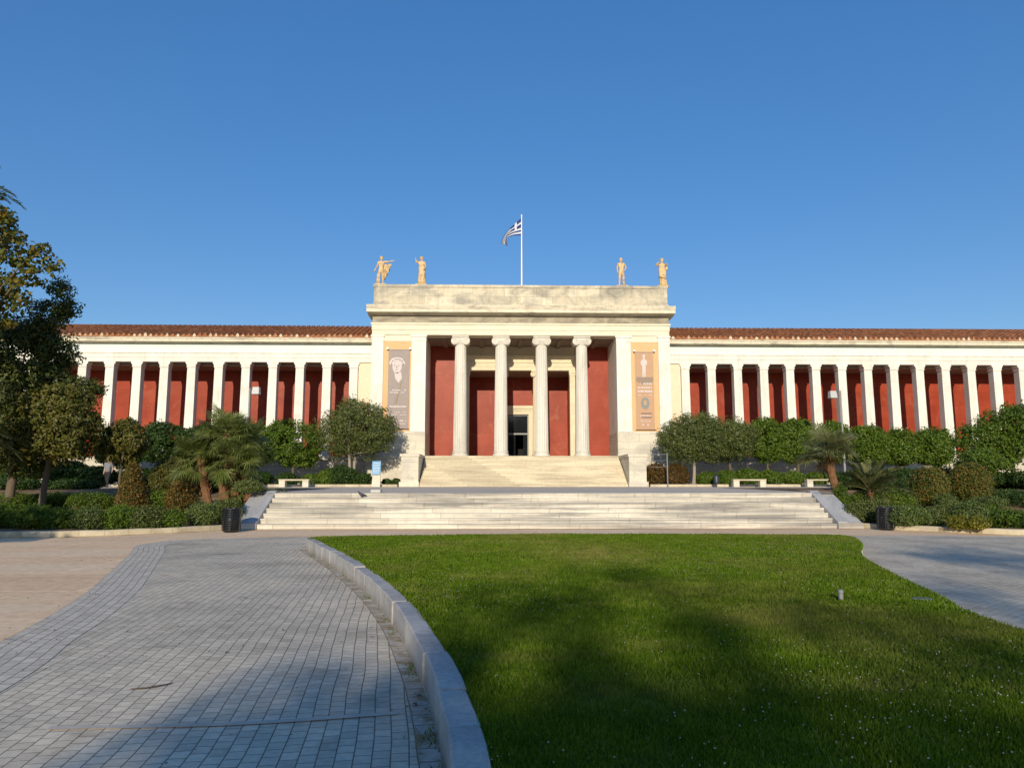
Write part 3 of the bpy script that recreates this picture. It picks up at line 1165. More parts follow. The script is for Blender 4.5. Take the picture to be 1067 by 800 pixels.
# porch: floor, ceiling, outer-bay red walls
mb = MB()
mb.box(CX - 6.80, CX + 6.80, 51.55, 63.5, BZ - .05, FZ)
mb.build('portico_floor', 'marble_steps', BLD)
mb = MB()
mb.box(CX - 6.80, CX + 6.80, 53.2, 60.0, 11.9, 12.3)
for xx in (-5.6, -2.9, 0, 2.9, 5.6):
    mb.box(CX + xx - .16, CX + xx + .16, 53.2, 56.0, 11.78, 11.897)
mb.build('portico_ceiling', 'soffit_grey', BLD)
for s in (-1, 1):
    mb = MB()
    x0, x1 = sorted((CX + s * 4.25, CX + s * 6.805))
    mb.box(x0, x1, 56.0, 56.5, FZ + .16, 11.895)
    w = mb.build('porch_wall', 'red_plaster', BLD)
    mb = MB()
    mb.box(x0 + .01, x1 - .01, 55.92, 55.997, FZ, FZ + .16)
    mb.build('skirting', 'marble_inner', w)
    # inner anta
    mb = MB()
    x0, x1 = sorted((CX + s * 3.83, CX + s * 4.246))
    mb.box(x0, x1, 55.75, 56.45, FZ, 9.65)
    mb.box(x0 - .03, x1 + .03, 55.70, 56.45, 9.653, 9.82)
    mb.box(x0 - .06, x1 + .06, 55.65, 56.45, 9.823, 10.04)
    mb.build('inner_pilaster', 'marble_inner', BLD)
    # side walls of the inner recess
    mb = MB()
    x0, x1 = sorted((CX + s * 4.0, CX + s * 4.24))
    mb.box(x0, x1, 56.453, 59.7, FZ, 10.4)
    mb.build('recess_side_wall', 'red_marbled', BLD)
for a in (-1.35, 1.35):
    ionic(BLD, CX + a, 56.1, FZ + .004, 10.04, .36, 'inner_column', 'marble_inner', 80)
mb = MB()
mb.box(CX - 4.247, CX + 4.247, 55.78, 56.5, 10.045, 10.320)
mb.box(CX - 4.247, CX + 4.247, 55.75, 56.5, 10.323, 10.620)
mb.box(CX - 4.247, CX + 4.247, 55.69, 56.5, 10.623, 10.720)
mb.box(CX - 4.247, CX + 4.247, 55.79, 56.5, 10.723, 11.050)
mb.box(CX - 4.247, CX + 4.247, 55.61, 56.5, 11.053, 11.180)
mb.box(CX - 4.247, CX + 4.247, 55.90, 56.5, 11.183, 11.895)
mb.build('inner_beam', 'marble_inner', BLD)
mb = MB()
mb.box(CX - 4.2, CX + 4.2, 56.51, 59.7, 10.0, 10.2)
mb.build('recess_ceiling', 'soffit_grey', BLD)
# recess back wall with the door
mb = MB()
mb.box(CX - 4.2, CX - 1.21, 59.5, 59.8, FZ, 9.997)
mb.box(CX + 1.21, CX + 4.2, 59.5, 59.8, FZ, 9.997)
mb.box(CX - 1.209, CX + 1.209, 59.5, 59.8, 7.70, 9.997)
mb.build('recess_wall', 'red_marbled', BLD)
mb = MB()
mb.box(CX - 1.207, CX - .85, 59.40, 59.85, FZ, 7.0)
mb.box(CX + .85, CX + 1.207, 59.40, 59.85, FZ, 7.0)
mb.box(CX - 1.207, CX + 1.207, 59.40, 59.85, 7.003, 7.30)
mb.box(CX - 1.26, CX + 1.26, 59.34, 59.85, 7.303, 7.45)
mb.box(CX - 1.34, CX + 1.34, 59.26, 59.85, 7.453, 7.695)
door = mb.build('door_frame', 'marble_inner', BLD)
mb = MB()
for x0, x1 in ((-.845, -.77), (.77, .845)):
    mb.box(CX + x0, CX + x1, 59.6, 59.7, FZ, 7.0)
mb.box(CX - .768, CX + .768, 59.6, 59.7, 6.9, 7.0)
mb.box(CX - .768, CX + .768, 59.6, 59.7, 5.38, 5.5)
mb.build('door_bars', 'pole_grey', door)
mb = MB()
mb.box(CX - .768, CX + .768, 59.64, 59.66, 5.503, 6.897)
mb.build('transom_pane', 'door_glass', door)
mb = MB()
mb.box(CX - .768, CX - .2, 59.66, 59.68, FZ + .05, 5.377)
mb.box(CX + .42, CX + .768, 59.66, 59.68, FZ + .05, 5.377)
mb.build('glass_leaf', 'door_glass', door)
mb = MB()
mb.box(CX - 1.2, CX + 1.2, 63.0, 63.2, FZ, 7)
mb.box(CX - 1.4, CX - 1.203, 59.86, 63.2, FZ, 7)
mb.box(CX + 1.203, CX + 1.4, 59.86, 63.2, FZ, 7)
mb.box(CX - 1.4, CX + 1.4, 59.86, 63.2, 7.003, 7.1)
mb.build('entrance_hall', 'interior_dark', BLD)

# portico stairs
n = 12
rise = (FZ - BZ) / n
for i in range(n):
    mb = MB()
    y0 = 48.0 + i * .32
    z0, z1 = BZ + i * rise, BZ + (i + 1) * rise
    yb = y0 + .36 if i < n - 1 else 51.5
    mb.prism_x([(y0 + .012, z0 - .02), (y0 + .012, z1 - .04), (y0, z1 - .035), (y0, z1 - .008), (y0 + .008, z1 - .001), (yb, z1 - .001), (yb, z0 - .02)], CX - 6.73, CX + 6.73)
    mb.build('portico_step', 'marble_steps', BLD)

# wings
NP_, PITCH_X = 16, 1.968
for s in (-1, 1):
    X0, X1 = 10.67, 45.5

    def bx(mb, a, b_, y0, y1, z0, z1, s=s):
        x0, x1 = sorted((CX + s * a, CX + s * b_))
        mb.box(x0, x1, y0, y1, z0, z1)
    mb = MB()
    bx(mb, X0, X1, 53.72, 57.35, .9, 3.18)
    bx(mb, X0, X1, 53.66, 57.35, 3.183, 3.40)
    podium = mb.build('podium', 'podium_stone', BLD)
    mb = MB()
    bx(mb, X0, X1, 57.35, 57.9, 3.40, 10.6)
    mb.build('gallery_wall', 'red_plaster', BLD)
    mb = MB()
    bx(mb, 10.67, 11.93, 54.12, 57.34, 3.403, 10.317)
    mb.build('end_panel', 'plaster_yellow', BLD)
    mb = MB()
    bx(mb, 44.3, X1, 54.02, 57.34, 3.403, 10.317)
    mb.build('end_wall', 'marble_white', BLD)
    mb = MB()
    bx(mb, X0, X1, 54.66, 57.34, 10.12, 10.6)
    mb.build('gallery_ceiling', 'soffit_grey', BLD)
    mb = MB()
    bx(mb, X0, X1, 54.0, 54.65, 10.32, 10.63)
    bx(mb, X0, X1, 53.97, 54.65, 10.633, 10.95)
    bx(mb, X0, X1, 53.92, 54.65, 10.953, 11.02)
    mb.build('wing_architrave', 'marble_white', BLD)
    mb = MB()
    bx(mb, X0, X1, 54.0, 57.9, 11.023, 11.66)
    mb.build('wing_frieze', 'frieze_pale', BLD)
    mb = MB()
    mb.prism_x([(57.9, 11.663), (53.9, 11.663), (53.85, 11.72), (53.45, 11.735), (53.45, 11.90), (53.40, 11.91), (53.36, 12.03), (53.40, 12.04), (57.9, 12.1)], *sorted((CX + s * X0, CX + s * X1)))
    mb.build('wing_cornice', 'marble_cornice', BLD)
    # roof: sheet, barrel tiles in courses, antefixes
    ey, ez, ry, rzz = 53.38, 12.14, 58.4, 13.93
    mb = MB()
    mb.prism_x([(ey, ez), (ry, rzz), (63, 12.3), (63, 12.05), (ey, 12.06)], *sorted((CX + s * X0, CX + s * X1)))
    roof_mb = mb
    nx = int((X1 - X0) / .39)
    for i in range(nx):
        xc = CX + s * (X0 + .2 + i * .39)
        w_, h_ = .10 * rng.uniform(.85, 1.1), .25 * rng.uniform(.8, 1.15)
        pr = [(xc - w_, 12.065), (xc + w_, 12.065), (xc + w_ * 1.05, 12.06 + h_ * .5), (xc + w_ * .6, 12.06 + h_ * .86), (xc, 12.06 + h_), (xc - w_ * .6, 12.06 + h_ * .86), (xc - w_ * 1.05, 12.06 + h_ * .5)]
        roof_mb.prism_y(pr, ey - .03, ey + .03, 1)
    roof = roof_mb.build('tiled_roof', ['roof_tile', 'antefix'], BLD)
    V, Q = [], []
    sl = math.atan2(rzz - ez, ry - ey)
    Ls = math.hypot(rzz - ez, ry - ey)
    nx = int((X1 - X0) / .39)
    prof = [(math.cos(t) * .105, math.sin(t) * .10) for t in np.linspace(PI, 0, 6)]
    cN = 13
    for i in range(nx):
        a = X0 + .2 + i * .39
        xc = CX + s * a
        for k in range(cN):
            u0, u1 = Ls * k / cN - .03, Ls * (k + 1) / cN
            jx = rng.normal(0, .008)
            b0 = len(V)
            for u, lift, sc in ((u0, .02, 1.08), (u1, .0, .9)):
                for (px_, pz_) in prof:
                    V.append((xc + jx + px_ * sc, ey + u * math.cos(sl) - pz_ * sc * math.sin(sl), ez + u * math.sin(sl) + (pz_ * sc + lift) * math.cos(sl)))
            for j in range(5):
                Q.append((b0 + j, b0 + j + 1, b0 + 6 + j + 1, b0 + 6 + j))
    raw_mesh('cover_tiles', np.array(V), np.array(Q), 'roof_tile', roof)
    # pillars
    proto = None
    for i in range(NP_):
        xc = CX + s * (12.27 + i * PITCH_X)
        if proto is None:
            mb = MB()
            pr = []
            mb.add([(xc - .33, 54.0, 3.40), (xc + .33, 54.0, 3.40), (xc + .33, 54.62, 3.40), (xc - .33, 54.62, 3.40),
                    (xc - .295, 54.02, 9.93), (xc + .295, 54.02, 9.93), (xc + .295, 54.60, 9.93), (xc - .295, 54.60, 9.93)],
                   [(0, 3, 2, 1), (4, 5, 6, 7), (0, 1, 5, 4), (1, 2, 6, 5), (2, 3, 7, 6), (3, 0, 4, 7)])
            mb.box(xc - .37, xc + .37, 53.95, 54.64, 3.403, 3.6)
            proto = mb.build('pillar', 'marble_white', BLD, origin=None)
            mb = MB()
            side = [(.30, 9.905), (.34, 9.91), (.34, 9.96), (.31, 9.97), (.32, 10.05), (.36, 10.14), (.42, 10.20), (.42, 10.316)]
            prof = [(xc - a, z) for a, z in side] + [(xc + a, z) for a, z in side[::-1]]
            mb.prism_y(prof, 53.965, 54.648)
            mb.build('pillar_capital', 'marble_white', proto)
        else:
            c = copy_tree(proto, BLD)
            c.location.x = s * i * PITCH_X

# planter strip before the wings
for a, b_ in ((-48, CX - 8.1), (CX + 8.1, 52)):
    mb = MB()
    mb.box(a, b_, 47.62, 47.86, 1.15, 1.45)
    structure(mb.build('planter_kerb', 'kerb_cream'))
    mb = MB()
    mb.box(a, b_, 47.862, 53.7, 1.0, 1.37)
    structure(mb.build('planter_soil', 'soil'))

# ------------------------------------------------------------------ skinned figures


def skinned(name, joints, edges, mat, parent, sub=2):
    """one continuous body grown from joints {key:(x,y,z,r)}"""
    keys = list(joints)
    me = bpy.data.meshes.new(name)
    me.from_pydata([joints[k][:3] for k in keys], [(keys.index(a), keys.index(b_)) for a, b_ in edges], [])
    tmp = bpy.data.objects.new(name + '_tmp', me)
    COL.objects.link(tmp)
    md = tmp.modifiers.new('skin', 'SKIN')
    md.use_smooth_shade = True
    for i, k in enumerate(keys):
        d = me.skin_vertices[0].data[i]
        r_ = joints[k][3]
        d.radius = r_ if isinstance(r_, tuple) else (r_, r_)
        d.use_root = (k == 'pelvis')
    ss = tmp.modifiers.new('sub', 'SUBSURF')
    ss.levels = ss.render_levels = sub
    dg = bpy.context.evaluated_depsgraph_get()
    dg.update()
    out = bpy.data.meshes.new_from_object(tmp.evaluated_get(dg))
    bpy.data.objects.remove(tmp)
    out.name = name
    out.materials.clear()
    out.materials.append(MATS[mat])
    out.polygons.foreach_set('use_smooth', [True] * len(out.polygons))
    o = bpy.data.objects.new(name, out)
    o.parent = parent
    COL.objects.link(o)
    return o


def figure(h, pose):
    """joint table of a standing figure of height h facing -Y; pose overrides (fractions of h)"""
    J = dict(pelvis=(0, 0, .52, .085), waist=(0, .0, .60, .07), chest=(0, .0, .72, .088), neck0=(0, 0, .82, .04), neck=(0, -.005, .855, .03), head0=(0, -.015, .895, .05), head=(0, -.015, .945, .052), crown=(0, -.01, .975, .035),
             shL=(.10, 0, .80, .042), elL=(.135, .01, .64, .03), wrL=(.14, -.03, .50, .02), haL=(.14, -.04, .45, .022),
             shR=(-.10, 0, .80, .042), elR=(-.135, .01, .64, .03), wrR=(-.14, -.03, .50, .02), haR=(-.14, -.04, .45, .022),
             hiL=(.05, 0, .48, .06), knL=(.06, -.015, .28, .042), cfL=(.062, .01, .19, .036), anL=(.065, .015, .05, .024), toL=(.075, -.06, .018, .02),
             hiR=(-.05, 0, .48, .06), knR=(-.06, -.015, .28, .042), cfR=(-.062, .01, .19, .036), anR=(-.065, .015, .05, .024), toR=(-.075, -.06, .018, .02))
    for k, v in pose.items():
        r_ = v[3] if len(v) > 3 else J[k][3]
        J[k] = (*v[:3], r_)
    J = {k: (v[0] * h, v[1] * h, v[2] * h, v[3] * h) for k, v in J.items()}
    E_ = [('pelvis', 'waist'), ('waist', 'chest'), ('chest', 'neck0'), ('neck0', 'neck'), ('neck', 'head0'), ('head0', 'head'), ('head', 'crown'),
          ('chest', 'shL'), ('shL', 'elL'), ('elL', 'wrL'), ('wrL', 'haL'), ('chest', 'shR'), ('shR', 'elR'), ('elR', 'wrR'), ('wrR', 'haR'),
          ('pelvis', 'hiL'), ('hiL', 'knL'), ('knL', 'cfL'), ('cfL', 'anL'), ('anL', 'toL'), ('pelvis', 'hiR'), ('hiR', 'knR'), ('knR', 'cfR'), ('cfR', 'anR'), ('anR', 'toR')]
    # five separate fingers, slightly curled, and a thumb leaving the side of the palm
    for sd, sg in (('L', 1), ('R', -1)):
        wr, ha = np.array(J['wr' + sd][:3]), np.array(J['ha' + sd][:3])
        d = (ha - wr) / np.linalg.norm(ha - wr)
        lat = np.cross(d, [sg * 1.0, 0.15, 0])
        lat /= np.linalg.norm(lat)
        curl = np.cross(lat, d)
        if curl @ np.array([-sg, 0, 0.01]) < 0:
            curl = -curl
        for q, (o_, ln) in enumerate(((-.0105, .034), (-.0035, .043), (.0035, .045), (.0105, .040))):
            a = ha + lat * o_ * h + d * .010 * h
            b_ = ha + lat * o_ * 1.15 * h + (d * .6 * ln + curl * .004 + d * .010) * h
            c_ = ha + lat * o_ * 1.2 * h + (d * .95 * ln + curl * .014 + d * .010) * h
            for nm, p, r_ in (('a', a, .0052), ('b', b_, .0047), ('c', c_, .0038)):
                J[f'f{q}{nm}{sd}'] = (*p, r_ * h)
            E_ += [('ha' + sd, f'f{q}a{sd}'), (f'f{q}a{sd}', f'f{q}b{sd}'), (f'f{q}b{sd}', f'f{q}c{sd}')]
        m_ = wr + (ha - wr) * .55
        t1 = m_ + (lat * .020 + d * .010 + curl * .006) * h
        t2 = m_ + (lat * .027 + d * .030 + curl * .012) * h
        J['t1' + sd], J['t2' + sd] = (*t1, .0058 * h), (*t2, .0045 * h)
        E_ += [('wr' + sd, 't1' + sd), ('t1' + sd, 't2' + sd)]
    return J, E_


def face_and_hair(h, head, mat_hair, parent, mat_skin, curly=0):
    x, y, z = head
    k = h / 2.0
    mb = MB()
    mb.ball((x, y + .034 * k, z + .095 * k), (.118 * k, .122 * k, .112 * k), 14, 9)
    if curly:
        for i in range(34):
            a, e = rng.uniform(0, 2 * PI), rng.uniform(.1, 1.4)
            d = Vector((math.cos(a) * math.cos(e), math.sin(a) * math.cos(e), math.sin(e)))
            if d.y < -.45 and d.z < .6:
                continue
            mb.ball((x + d.x * .105 * k, y + .02 * k + d.y * .11 * k, z + .085 * k + d.z * .11 * k), .035 * k, 6, 4)
    mb.build('hair', mat_hair, None, 'all').parent = parent
    mb = MB()
    mb.add([(x - .014 * k, y - .095 * k, z - .02 * k), (x + .014 * k, y - .095 * k, z - .02 * k), (x, y - .135 * k, z - .03 * k), (x, y - .095 * k, z + .03 * k), (x, y - .095 * k, z - .036 * k)],
           [(0, 2, 3), (2, 1, 3), (0, 4, 2), (4, 1, 2)])
    for sx in (-1, 1):
        mb.ball((x + sx * .036 * k, y - .092 * k, z + .012 * k), (.014 * k, .01 * k, .008 * k), 8, 5)
        mb.ball((x + sx * .105 * k, y + .0 * k, z - .005 * k), (.012 * k, .024 * k, .034 * k), 8, 5)
    mb.ball((x, y - .092 * k, z - .062 * k), (.026 * k, .012 * k, .009 * k), 8, 5)
    mb.build('face', mat_skin, None, 'all').parent = parent


def robe(parent, mat, rings, folds=11, depth=.09, ph=0.0, name='robe'):
    """rings: (cx, cy, z, rx, ry); deep vertical folds growing downward"""
    mb = MB()
    seg = 66
    vs, fs = [], []
    n = len(rings)
    for i, (cx, cy, z, rx, ry) in enumerate(rings):
        dpt = depth * (.25 + .75 * i / max(1, n - 1))
        for k in range(seg):
            a = 2 * PI * k / seg
            q = 1 + dpt * math.sin(folds * a + ph + .6 * math.sin(2 * a)) + dpt * .5 * math.sin(folds * 1.7 * a + 2 * ph)
            vs.append((cx + rx * q * math.cos(a), cy + ry * q * math.sin(a), z))
    for i in range(n - 1):
        for k in range(seg):
            j = (k + 1) % seg
            fs.append((i * seg + k, i * seg + j, (i + 1) * seg + j, (i + 1) * seg + k))
    fs.append(tuple(range(seg)))
    fs.append(tuple(range((n - 1) * seg, n * seg))[::-1])
    mb.add(vs, fs)
    o = mb.build(name, mat, None, 'all')
    o.parent = parent
    return o


def sheet(parent, mat, grid, thick=.03, name='cloak'):
    """cloth given as rows of points, two-sided with thickness"""
    g_ = np.array(grid, float)
    r_, c_ = g_.shape[:2]
    du = np.gradient(g_, axis=1)
    dv = np.gradient(g_, axis=0)
    nn = np.cross(du, dv)
    nn /= np.maximum(np.linalg.norm(nn, axis=2, keepdims=True), 1e-9)
    A, B_ = g_ + nn * thick / 2, g_ - nn * thick / 2
    mb = MB()
    vs = list(map(tuple, A.reshape(-1, 3))) + list(map(tuple, B_.reshape(-1, 3)))
    o = r_ * c_
    fs = []
    for i in range(r_ - 1):
        for j in range(c_ - 1):
            a = i * c_ + j
            fs.append((a, a + 1, a + c_ + 1, a + c_))
            fs.append((o + a, o + a + c_, o + a + c_ + 1, o + a + 1))
    edge = [(0, j) for j in range(c_)] + [(i, c_ - 1) for i in range(1, r_)] + [(r_ - 1, j) for j in range(c_ - 2, -1, -1)] + [(i, 0) for i in range(r_ - 2, 0, -1)]
    ids = [i * c_ + j for i, j in edge]
    for k in range(len(ids)):
        a, b_ = ids[k], ids[(k + 1) % len(ids)]
        fs.append((a, b_, o + b_, o + a))
    mb.add(vs, fs)
    ob = mb.build(name, mat, None, 'all')
    ob.parent = parent
    return ob


SH = 2.12
SZ = 15.70


def statue(xpx, label, pose, extra):
    X, _ = at(xpx, 290, 52.45)
    t = thing('statue', (X, 52.5, SZ), label, 'statue', 'statues along the roof edge')
    mb = MB()
    mb.box(-.42, .42, -.36, .36, .0, .10, c=.02)
    p = mb.build('plinth', 'statue_clay', None)
    p.parent = t
    J, E_ = figure(SH, pose)
    J = {k: (v[0], v[1], v[2] + .09, v[3]) for k, v in J.items()}
    o = skinned('body', J, E_, 'statue_clay', t)
    face_and_hair(SH, (J['head0'][0], J['head0'][1], J['head0'][2] + .02), 'statue_clay', o, 'statue_clay', 1)
    extra(t, J)
    return t


def ex1(t, J):
    # cloak hanging from the outstretched arm, tree-stump support
    rows = []
    for i in range(10):
        u = i / 9
        row = []
        for j in range(13):
            w = j / 12
            x = .12 + w * .62
            ztop = 1.62 + .05 * w
            drop = (1.25 - .95 * w ** 1.6) * u
            row.append((x + .06 * math.sin(j * 2.3 + i * .5) * u - .14 * u * w, .08 + .07 * math.sin(j * 1.9 + 1) * (.3 + u), ztop - drop))
        rows.append(row)
    sheet(t, 'statue_clay', rows)
    mb = MB()
    mb.tube([(-.24, .1, .08), (-.25, .1, .4), (-.22, .1, .85), (-.2, .08, 1.0)], [.13, .105, .1, .06], 9)
    s_ = mb.build('stump', 'statue_clay', None, 'all')
    s_.parent = t


statue(397, 'clay coloured statue with cloak hanging from its outstretched arm, at a roof corner',
       dict(shL=(.10, 0, .81), elL=(.23, -.02, .80), wrL=(.36, -.05, .815), haL=(.41, -.06, .825), elR=(-.15, .03, .66), wrR=(-.21, -.02, .53), haR=(-.225, -.03, .49), hiR=(-.055, 0, .48), knR=(-.07, -.02, .28), anR=(-.075, 0, .05), toR=(-.09, -.07, .018)), ex1)


def ex2(t, J):
    robe(t, 'statue_clay', [(0, .0, 1.50, .19, .13), (0, 0, 1.3, .20, .145), (0, 0, 1.12, .19, .15), (.01, 0, .98, .215, .17), (.03, 0, .75, .235, .18), (.04, 0, .4, .26, .2), (.05, 0, .11, .30, .23)], 10, .10)
    rows = []
    for i in range(9):
        u = i / 8
        rows.append([(.10 + .16 * w + .03 * math.sin(w * 14 + i), .02 - .16 * math.sin(w * PI) + .02 * math.sin(w * 20), 1.62 - 1.15 * u - .2 * w * (1 - u)) for w in np.linspace(0, 1, 11)])
    sheet(t, 'statue_clay', rows, .04)
    mb = MB()
    mb.tube([(-.41, -.06, 1.70), (-.43, -.06, 1.98), (-.425, -.06, 2.08)], [.018, .018, .03], 7)
    s_ = mb.build('torch', 'statue_clay', None, 'all')
    s_.parent = t


statue(439, 'clay coloured robed statue raising its arm with a short staff on the roof edge',
       dict(elR=(-.17, -.02, .80), wrR=(-.20, -.03, .89), haR=(-.205, -.03, .925), elL=(.14, .0, .65), wrL=(.12, -.09, .56), haL=(.10, -.12, .53)), ex2)


def ex3(t, J):
    mb = MB()
    mb.tube([(.2, .1, .08), (.19, .1, .4), (.17, .08, .75)], [.10, .085, .06], 8)
    s_ = mb.build('stump', 'statue_clay', None, 'all')
    s_.parent = t


statue(647.5, 'slim unclothed clay coloured statue with hand on hip on the roof edge',
       dict(elL=(.185, .05, .68), wrL=(.12, -.02, .57), haL=(.09, -.04, .555), elR=(-.135, .01, .65), wrR=(-.13, -.03, .52), haR=(-.125, -.05, .48), hiL=(.05, 0, .48), knL=(.075, -.04, .28), anL=(.095, .0, .05), toL=(.11, -.07, .02)), ex3)


def ex4(t, J):
    robe(t, 'statue_clay', [(0, .0, 1.63, .20, .14), (0, 0, 1.4, .235, .17), (0, 0, 1.15, .22, .17), (.02, 0, .95, .24, .19), (.06, 0, .6, .25, .19), (.09, 0, .3, .26, .2), (.1, 0, .11, .28, .22)], 9, .11, 1.1)
    rows = []
    for i in range(8):
        u = i / 7
        rows.append([(-.24 + .5 * w, -.20 - .05 * math.sin(w * PI) + .02 * math.sin(w * 22 + i), 1.02 - .5 * u * (.5 + w) + .35 * w) for w in np.linspace(0, 1, 12)])
    sheet(t, 'statue_clay', rows, .04)
    mb = MB()
    mb.ball((.33, -.1, 1.42), (.10, .09, .16), 10, 7)
    s_ = mb.build('vase', 'statue_clay', None, 'all')
    s_.parent = t


statue(690, 'heavily draped clay coloured statue with both arms bent, at a roof corner',
       dict(elL=(.20, -.01, .70), wrL=(.15, -.1, .76), haL=(.13, -.12, .79), elR=(-.21, -.01, .74), wrR=(-.16, -.09, .81), haR=(-.12, -.1, .83), head0=(0.01, -.015, .895)), ex4)

# ------------------------------------------------------------------ flagpole and flag
X, Zt = at(543.5, 224, 56)
mb = MB()
mb.lathe([(.075, 12.3), (.07, 16), (.05, 20), (.04, Zt - .08)], X, 56, 14)
fp = thing('flagpole', (X, 56, 15.7), 'tall white flagpole rising behind the roof parapet', 'flagpole')
mb.build('pole', 'white_paint', fp, True)
mb = MB()
mb.ball((X, 56, Zt - .04), .07)
mb.build('finial', 'white_paint', fp, 'all')
sp_ = 56 / 770.0
ztop = at(543, 227.5, 56)[1]
NU, NV = 54, 45
verts = []
for i in range(NU + 1):
    u = i / NU * 2.3          # metres along the fly
    for j in range(NV + 1):
        v = j / NV
        a = min(u, 1.15)
        zb = ztop - 1.42 + .02 * a - .10 * a * a      # lower edge sags a little
        hgt = 1.42 * (1 - .72 * a / 1.15)
        x = -a * (.97 + .16 * (v - .5) * 0)
        z = zb + hgt * (1 - v)
        y = .10 * math.sin(a * 5 + v * 2.5) * (a / 1.15) + .05 * math.sin(v * 9) * (a / 1.15)
        if u > 1.15:
            e = (u - 1.15) / 1.15
            x -= .36 * math.sin(e * 1.6) * (1 - v) + .06 * e - (.0 if v < .5 else .10 * e * (v - .5) * 2)
            z -= (.86 * e ** 1.1) * (1 - .25 * v) + .10 * (1 - v) * e
            y += .16 * math.sin(v * 7 + 1) * e + .06 * math.sin(v * 15) * e
        verts.append((X - .05 + x, 56 - .02 + y, z))
mb = MB()
mb.v = verts
for i in range(NU):
    for j in range(NV):
        a = i * (NV + 1) + j
        mb.f.append((a, a + 1, a + NV + 2, a + NV + 1))
        row = j // 5
        u = (i + .5) / NU * 2.3
        white = row % 2 == 1
        if row < 5 and u < .84:
            white = (row == 2) or (.34 <= u < .50)
        mb.mi.append(1 if white else 0)
fl = mb.build('flag', ['flag_blue', 'flag_white'], None, 'all')
tag(fl, 'blue and white striped flag with cross canton drooping from the pole', 'flag')

# ------------------------------------------------------------------ banners


def banner(cx_px0, cx_px1, ytop, ybot, label, draw, mat, tilt=0):
    x0, z1 = at(cx_px0, ytop, 52.02)
    x1, z0 = at(cx_px1, ybot, 52.02)
    t = thing('banner', ((x0 + x1) / 2, 52.03, z0), label, 'banner', 'banners hanging on the portico')
    mb = MB()
    nx_, nz_ = 6, 24
    vs = []
    for side, dy in ((0, -.01), (1, .01)):
        for j in range(nz_ + 1):
            for i in range(nx_ + 1):
                vs.append((x0 + (x1 - x0) * i / nx_, 52.02 + dy + .008 * math.sin(i * 1.1 + j * .5), z0 + (z1 - z0) * j / nz_))
    o = (nx_ + 1) * (nz_ + 1)
    fs = []
    for j in range(nz_):
        for i in range(nx_):
            a = j * (nx_ + 1) + i
            fs.append((a, a + 1, a + nx_ + 2, a + nx_ + 1))
            fs.append((o + a, o + a + nx_ + 1, o + a + nx_ + 2, o + a + 1))
    mb.add(vs, fs)
    cl = mb.build('cloth', mat, t, 'all')
    mb = MB()
    mb.tube([(x0 - .12, 52.03, z1 + .03), (x1 + .12, 52.03, z1 + .03)], .035, 8)
    mb.build('top_rod', 'pole_grey', t, True)
    mb = MB()
    mb.tube([(x0 - .05, 52.03, z0 - .03), (x1 + .05, 52.03, z0 - .03)], .035, 8)
    mb.build('bottom_rod', 'bark', t, True)
    for xx in (x0 - .06, x1 + .06):
        mb = MB()
        mb.box(xx - .07, xx + .07, 51.86, 52.1, z1 + .07, z1 + .19)
        mb.build('fixing', 'white_paint', t)
    draw(cl, x0, x1, z0, z1)
    return t


YB = 51.998


def flat(prof, y, mat, name, parent):
    mb = MB()
    mb.prism_y(prof, y - .004, y)
    return mb.build(name, mat, parent)


def ell(cx, cz, rx, rz, n=18, w=0, f=5):
    return [(cx + rx * (1 + w * math.sin(f * t)) * math.cos(t), cz + rz * (1 + w * math.sin(f * t)) * math.sin(t)) for t in np.linspace(0, 2 * PI, n, endpoint=False)]


def text_rows(parent, x0, x1, rows, mat, y):
    mb = MB()
    for z, h, fill in rows:
        x = x0
        while x < x1 - .05:
            w = min(rng.uniform(.05, .16), x1 - x)
            if rng.random() < fill:
                mb.box(x, x + w, y - .003, y, z, z + h)
            x += w + rng.uniform(.02, .05)
    return mb.build('printed_text', mat, parent)


def draw_left(cl, x0, x1, z0, z1):
    w, h = x1 - x0, z1 - z0

    def q(u, v):
        return x0 + u * w, z1 - v * h
    cx, cz = q(.42, .21)
    flat(ell(cx, cz, .33, .48, 22), YB, 'banner_pale', 'printed_face', cl)
    mb = MB()
    for i in range(17):
        a = PI * (.02 + .96 * i / 16)
        for rr in (.36, .50):
            mb.prism_y(ell(cx + rr * math.cos(a) * .98 + rng.normal(0, .02), cz + .18 + rr * math.sin(a) * .8, .095, .09, 9), YB - .0095 - .0008 * i, YB - .0055)
    mb.build('printed_curls', 'banner_pale', cl)
    mb = MB()
    for sx in (-1, 1):
        mb.prism_y(ell(cx + sx * .13 - .03, cz + .08, .07, .035, 8), YB - .010, YB - .006)
    mb.prism_y([(cx - .05, cz + .05), (cx + .0, cz + .05), (cx + .04, cz - .12), (cx - .06, cz - .12)], YB - .010, YB - .006)
    mb.prism_y(ell(cx - .03, cz - .23, .10, .028, 8), YB - .010, YB - .006)
    mb.build('printed_features', 'banner_mauve', cl)
    flat([q(.30, .29), q(.62, .28), q(.66, .36), q(.50, .42), q(.34, .36)], YB, 'banner_pale', 'printed_neck', cl)
    flat([q(.62, .40), q(.68, .41), q(.42, .68), q(.30, .70), q(.34, .66)], YB, 'banner_brown', 'printed_fold', cl)
    rows = [(q(0, v)[1], hh2, f_) for v, hh2, f_ in ((.52, .09, .9), (.55, .09, .9), (.735, .14, .95), (.80, .05, .7), (.83, .05, .7), (.91, .10, .5), (.945, .07, .9))]
    text_rows(cl, x0 + .15, x1 - .15, rows, 'banner_pale', YB - .012)


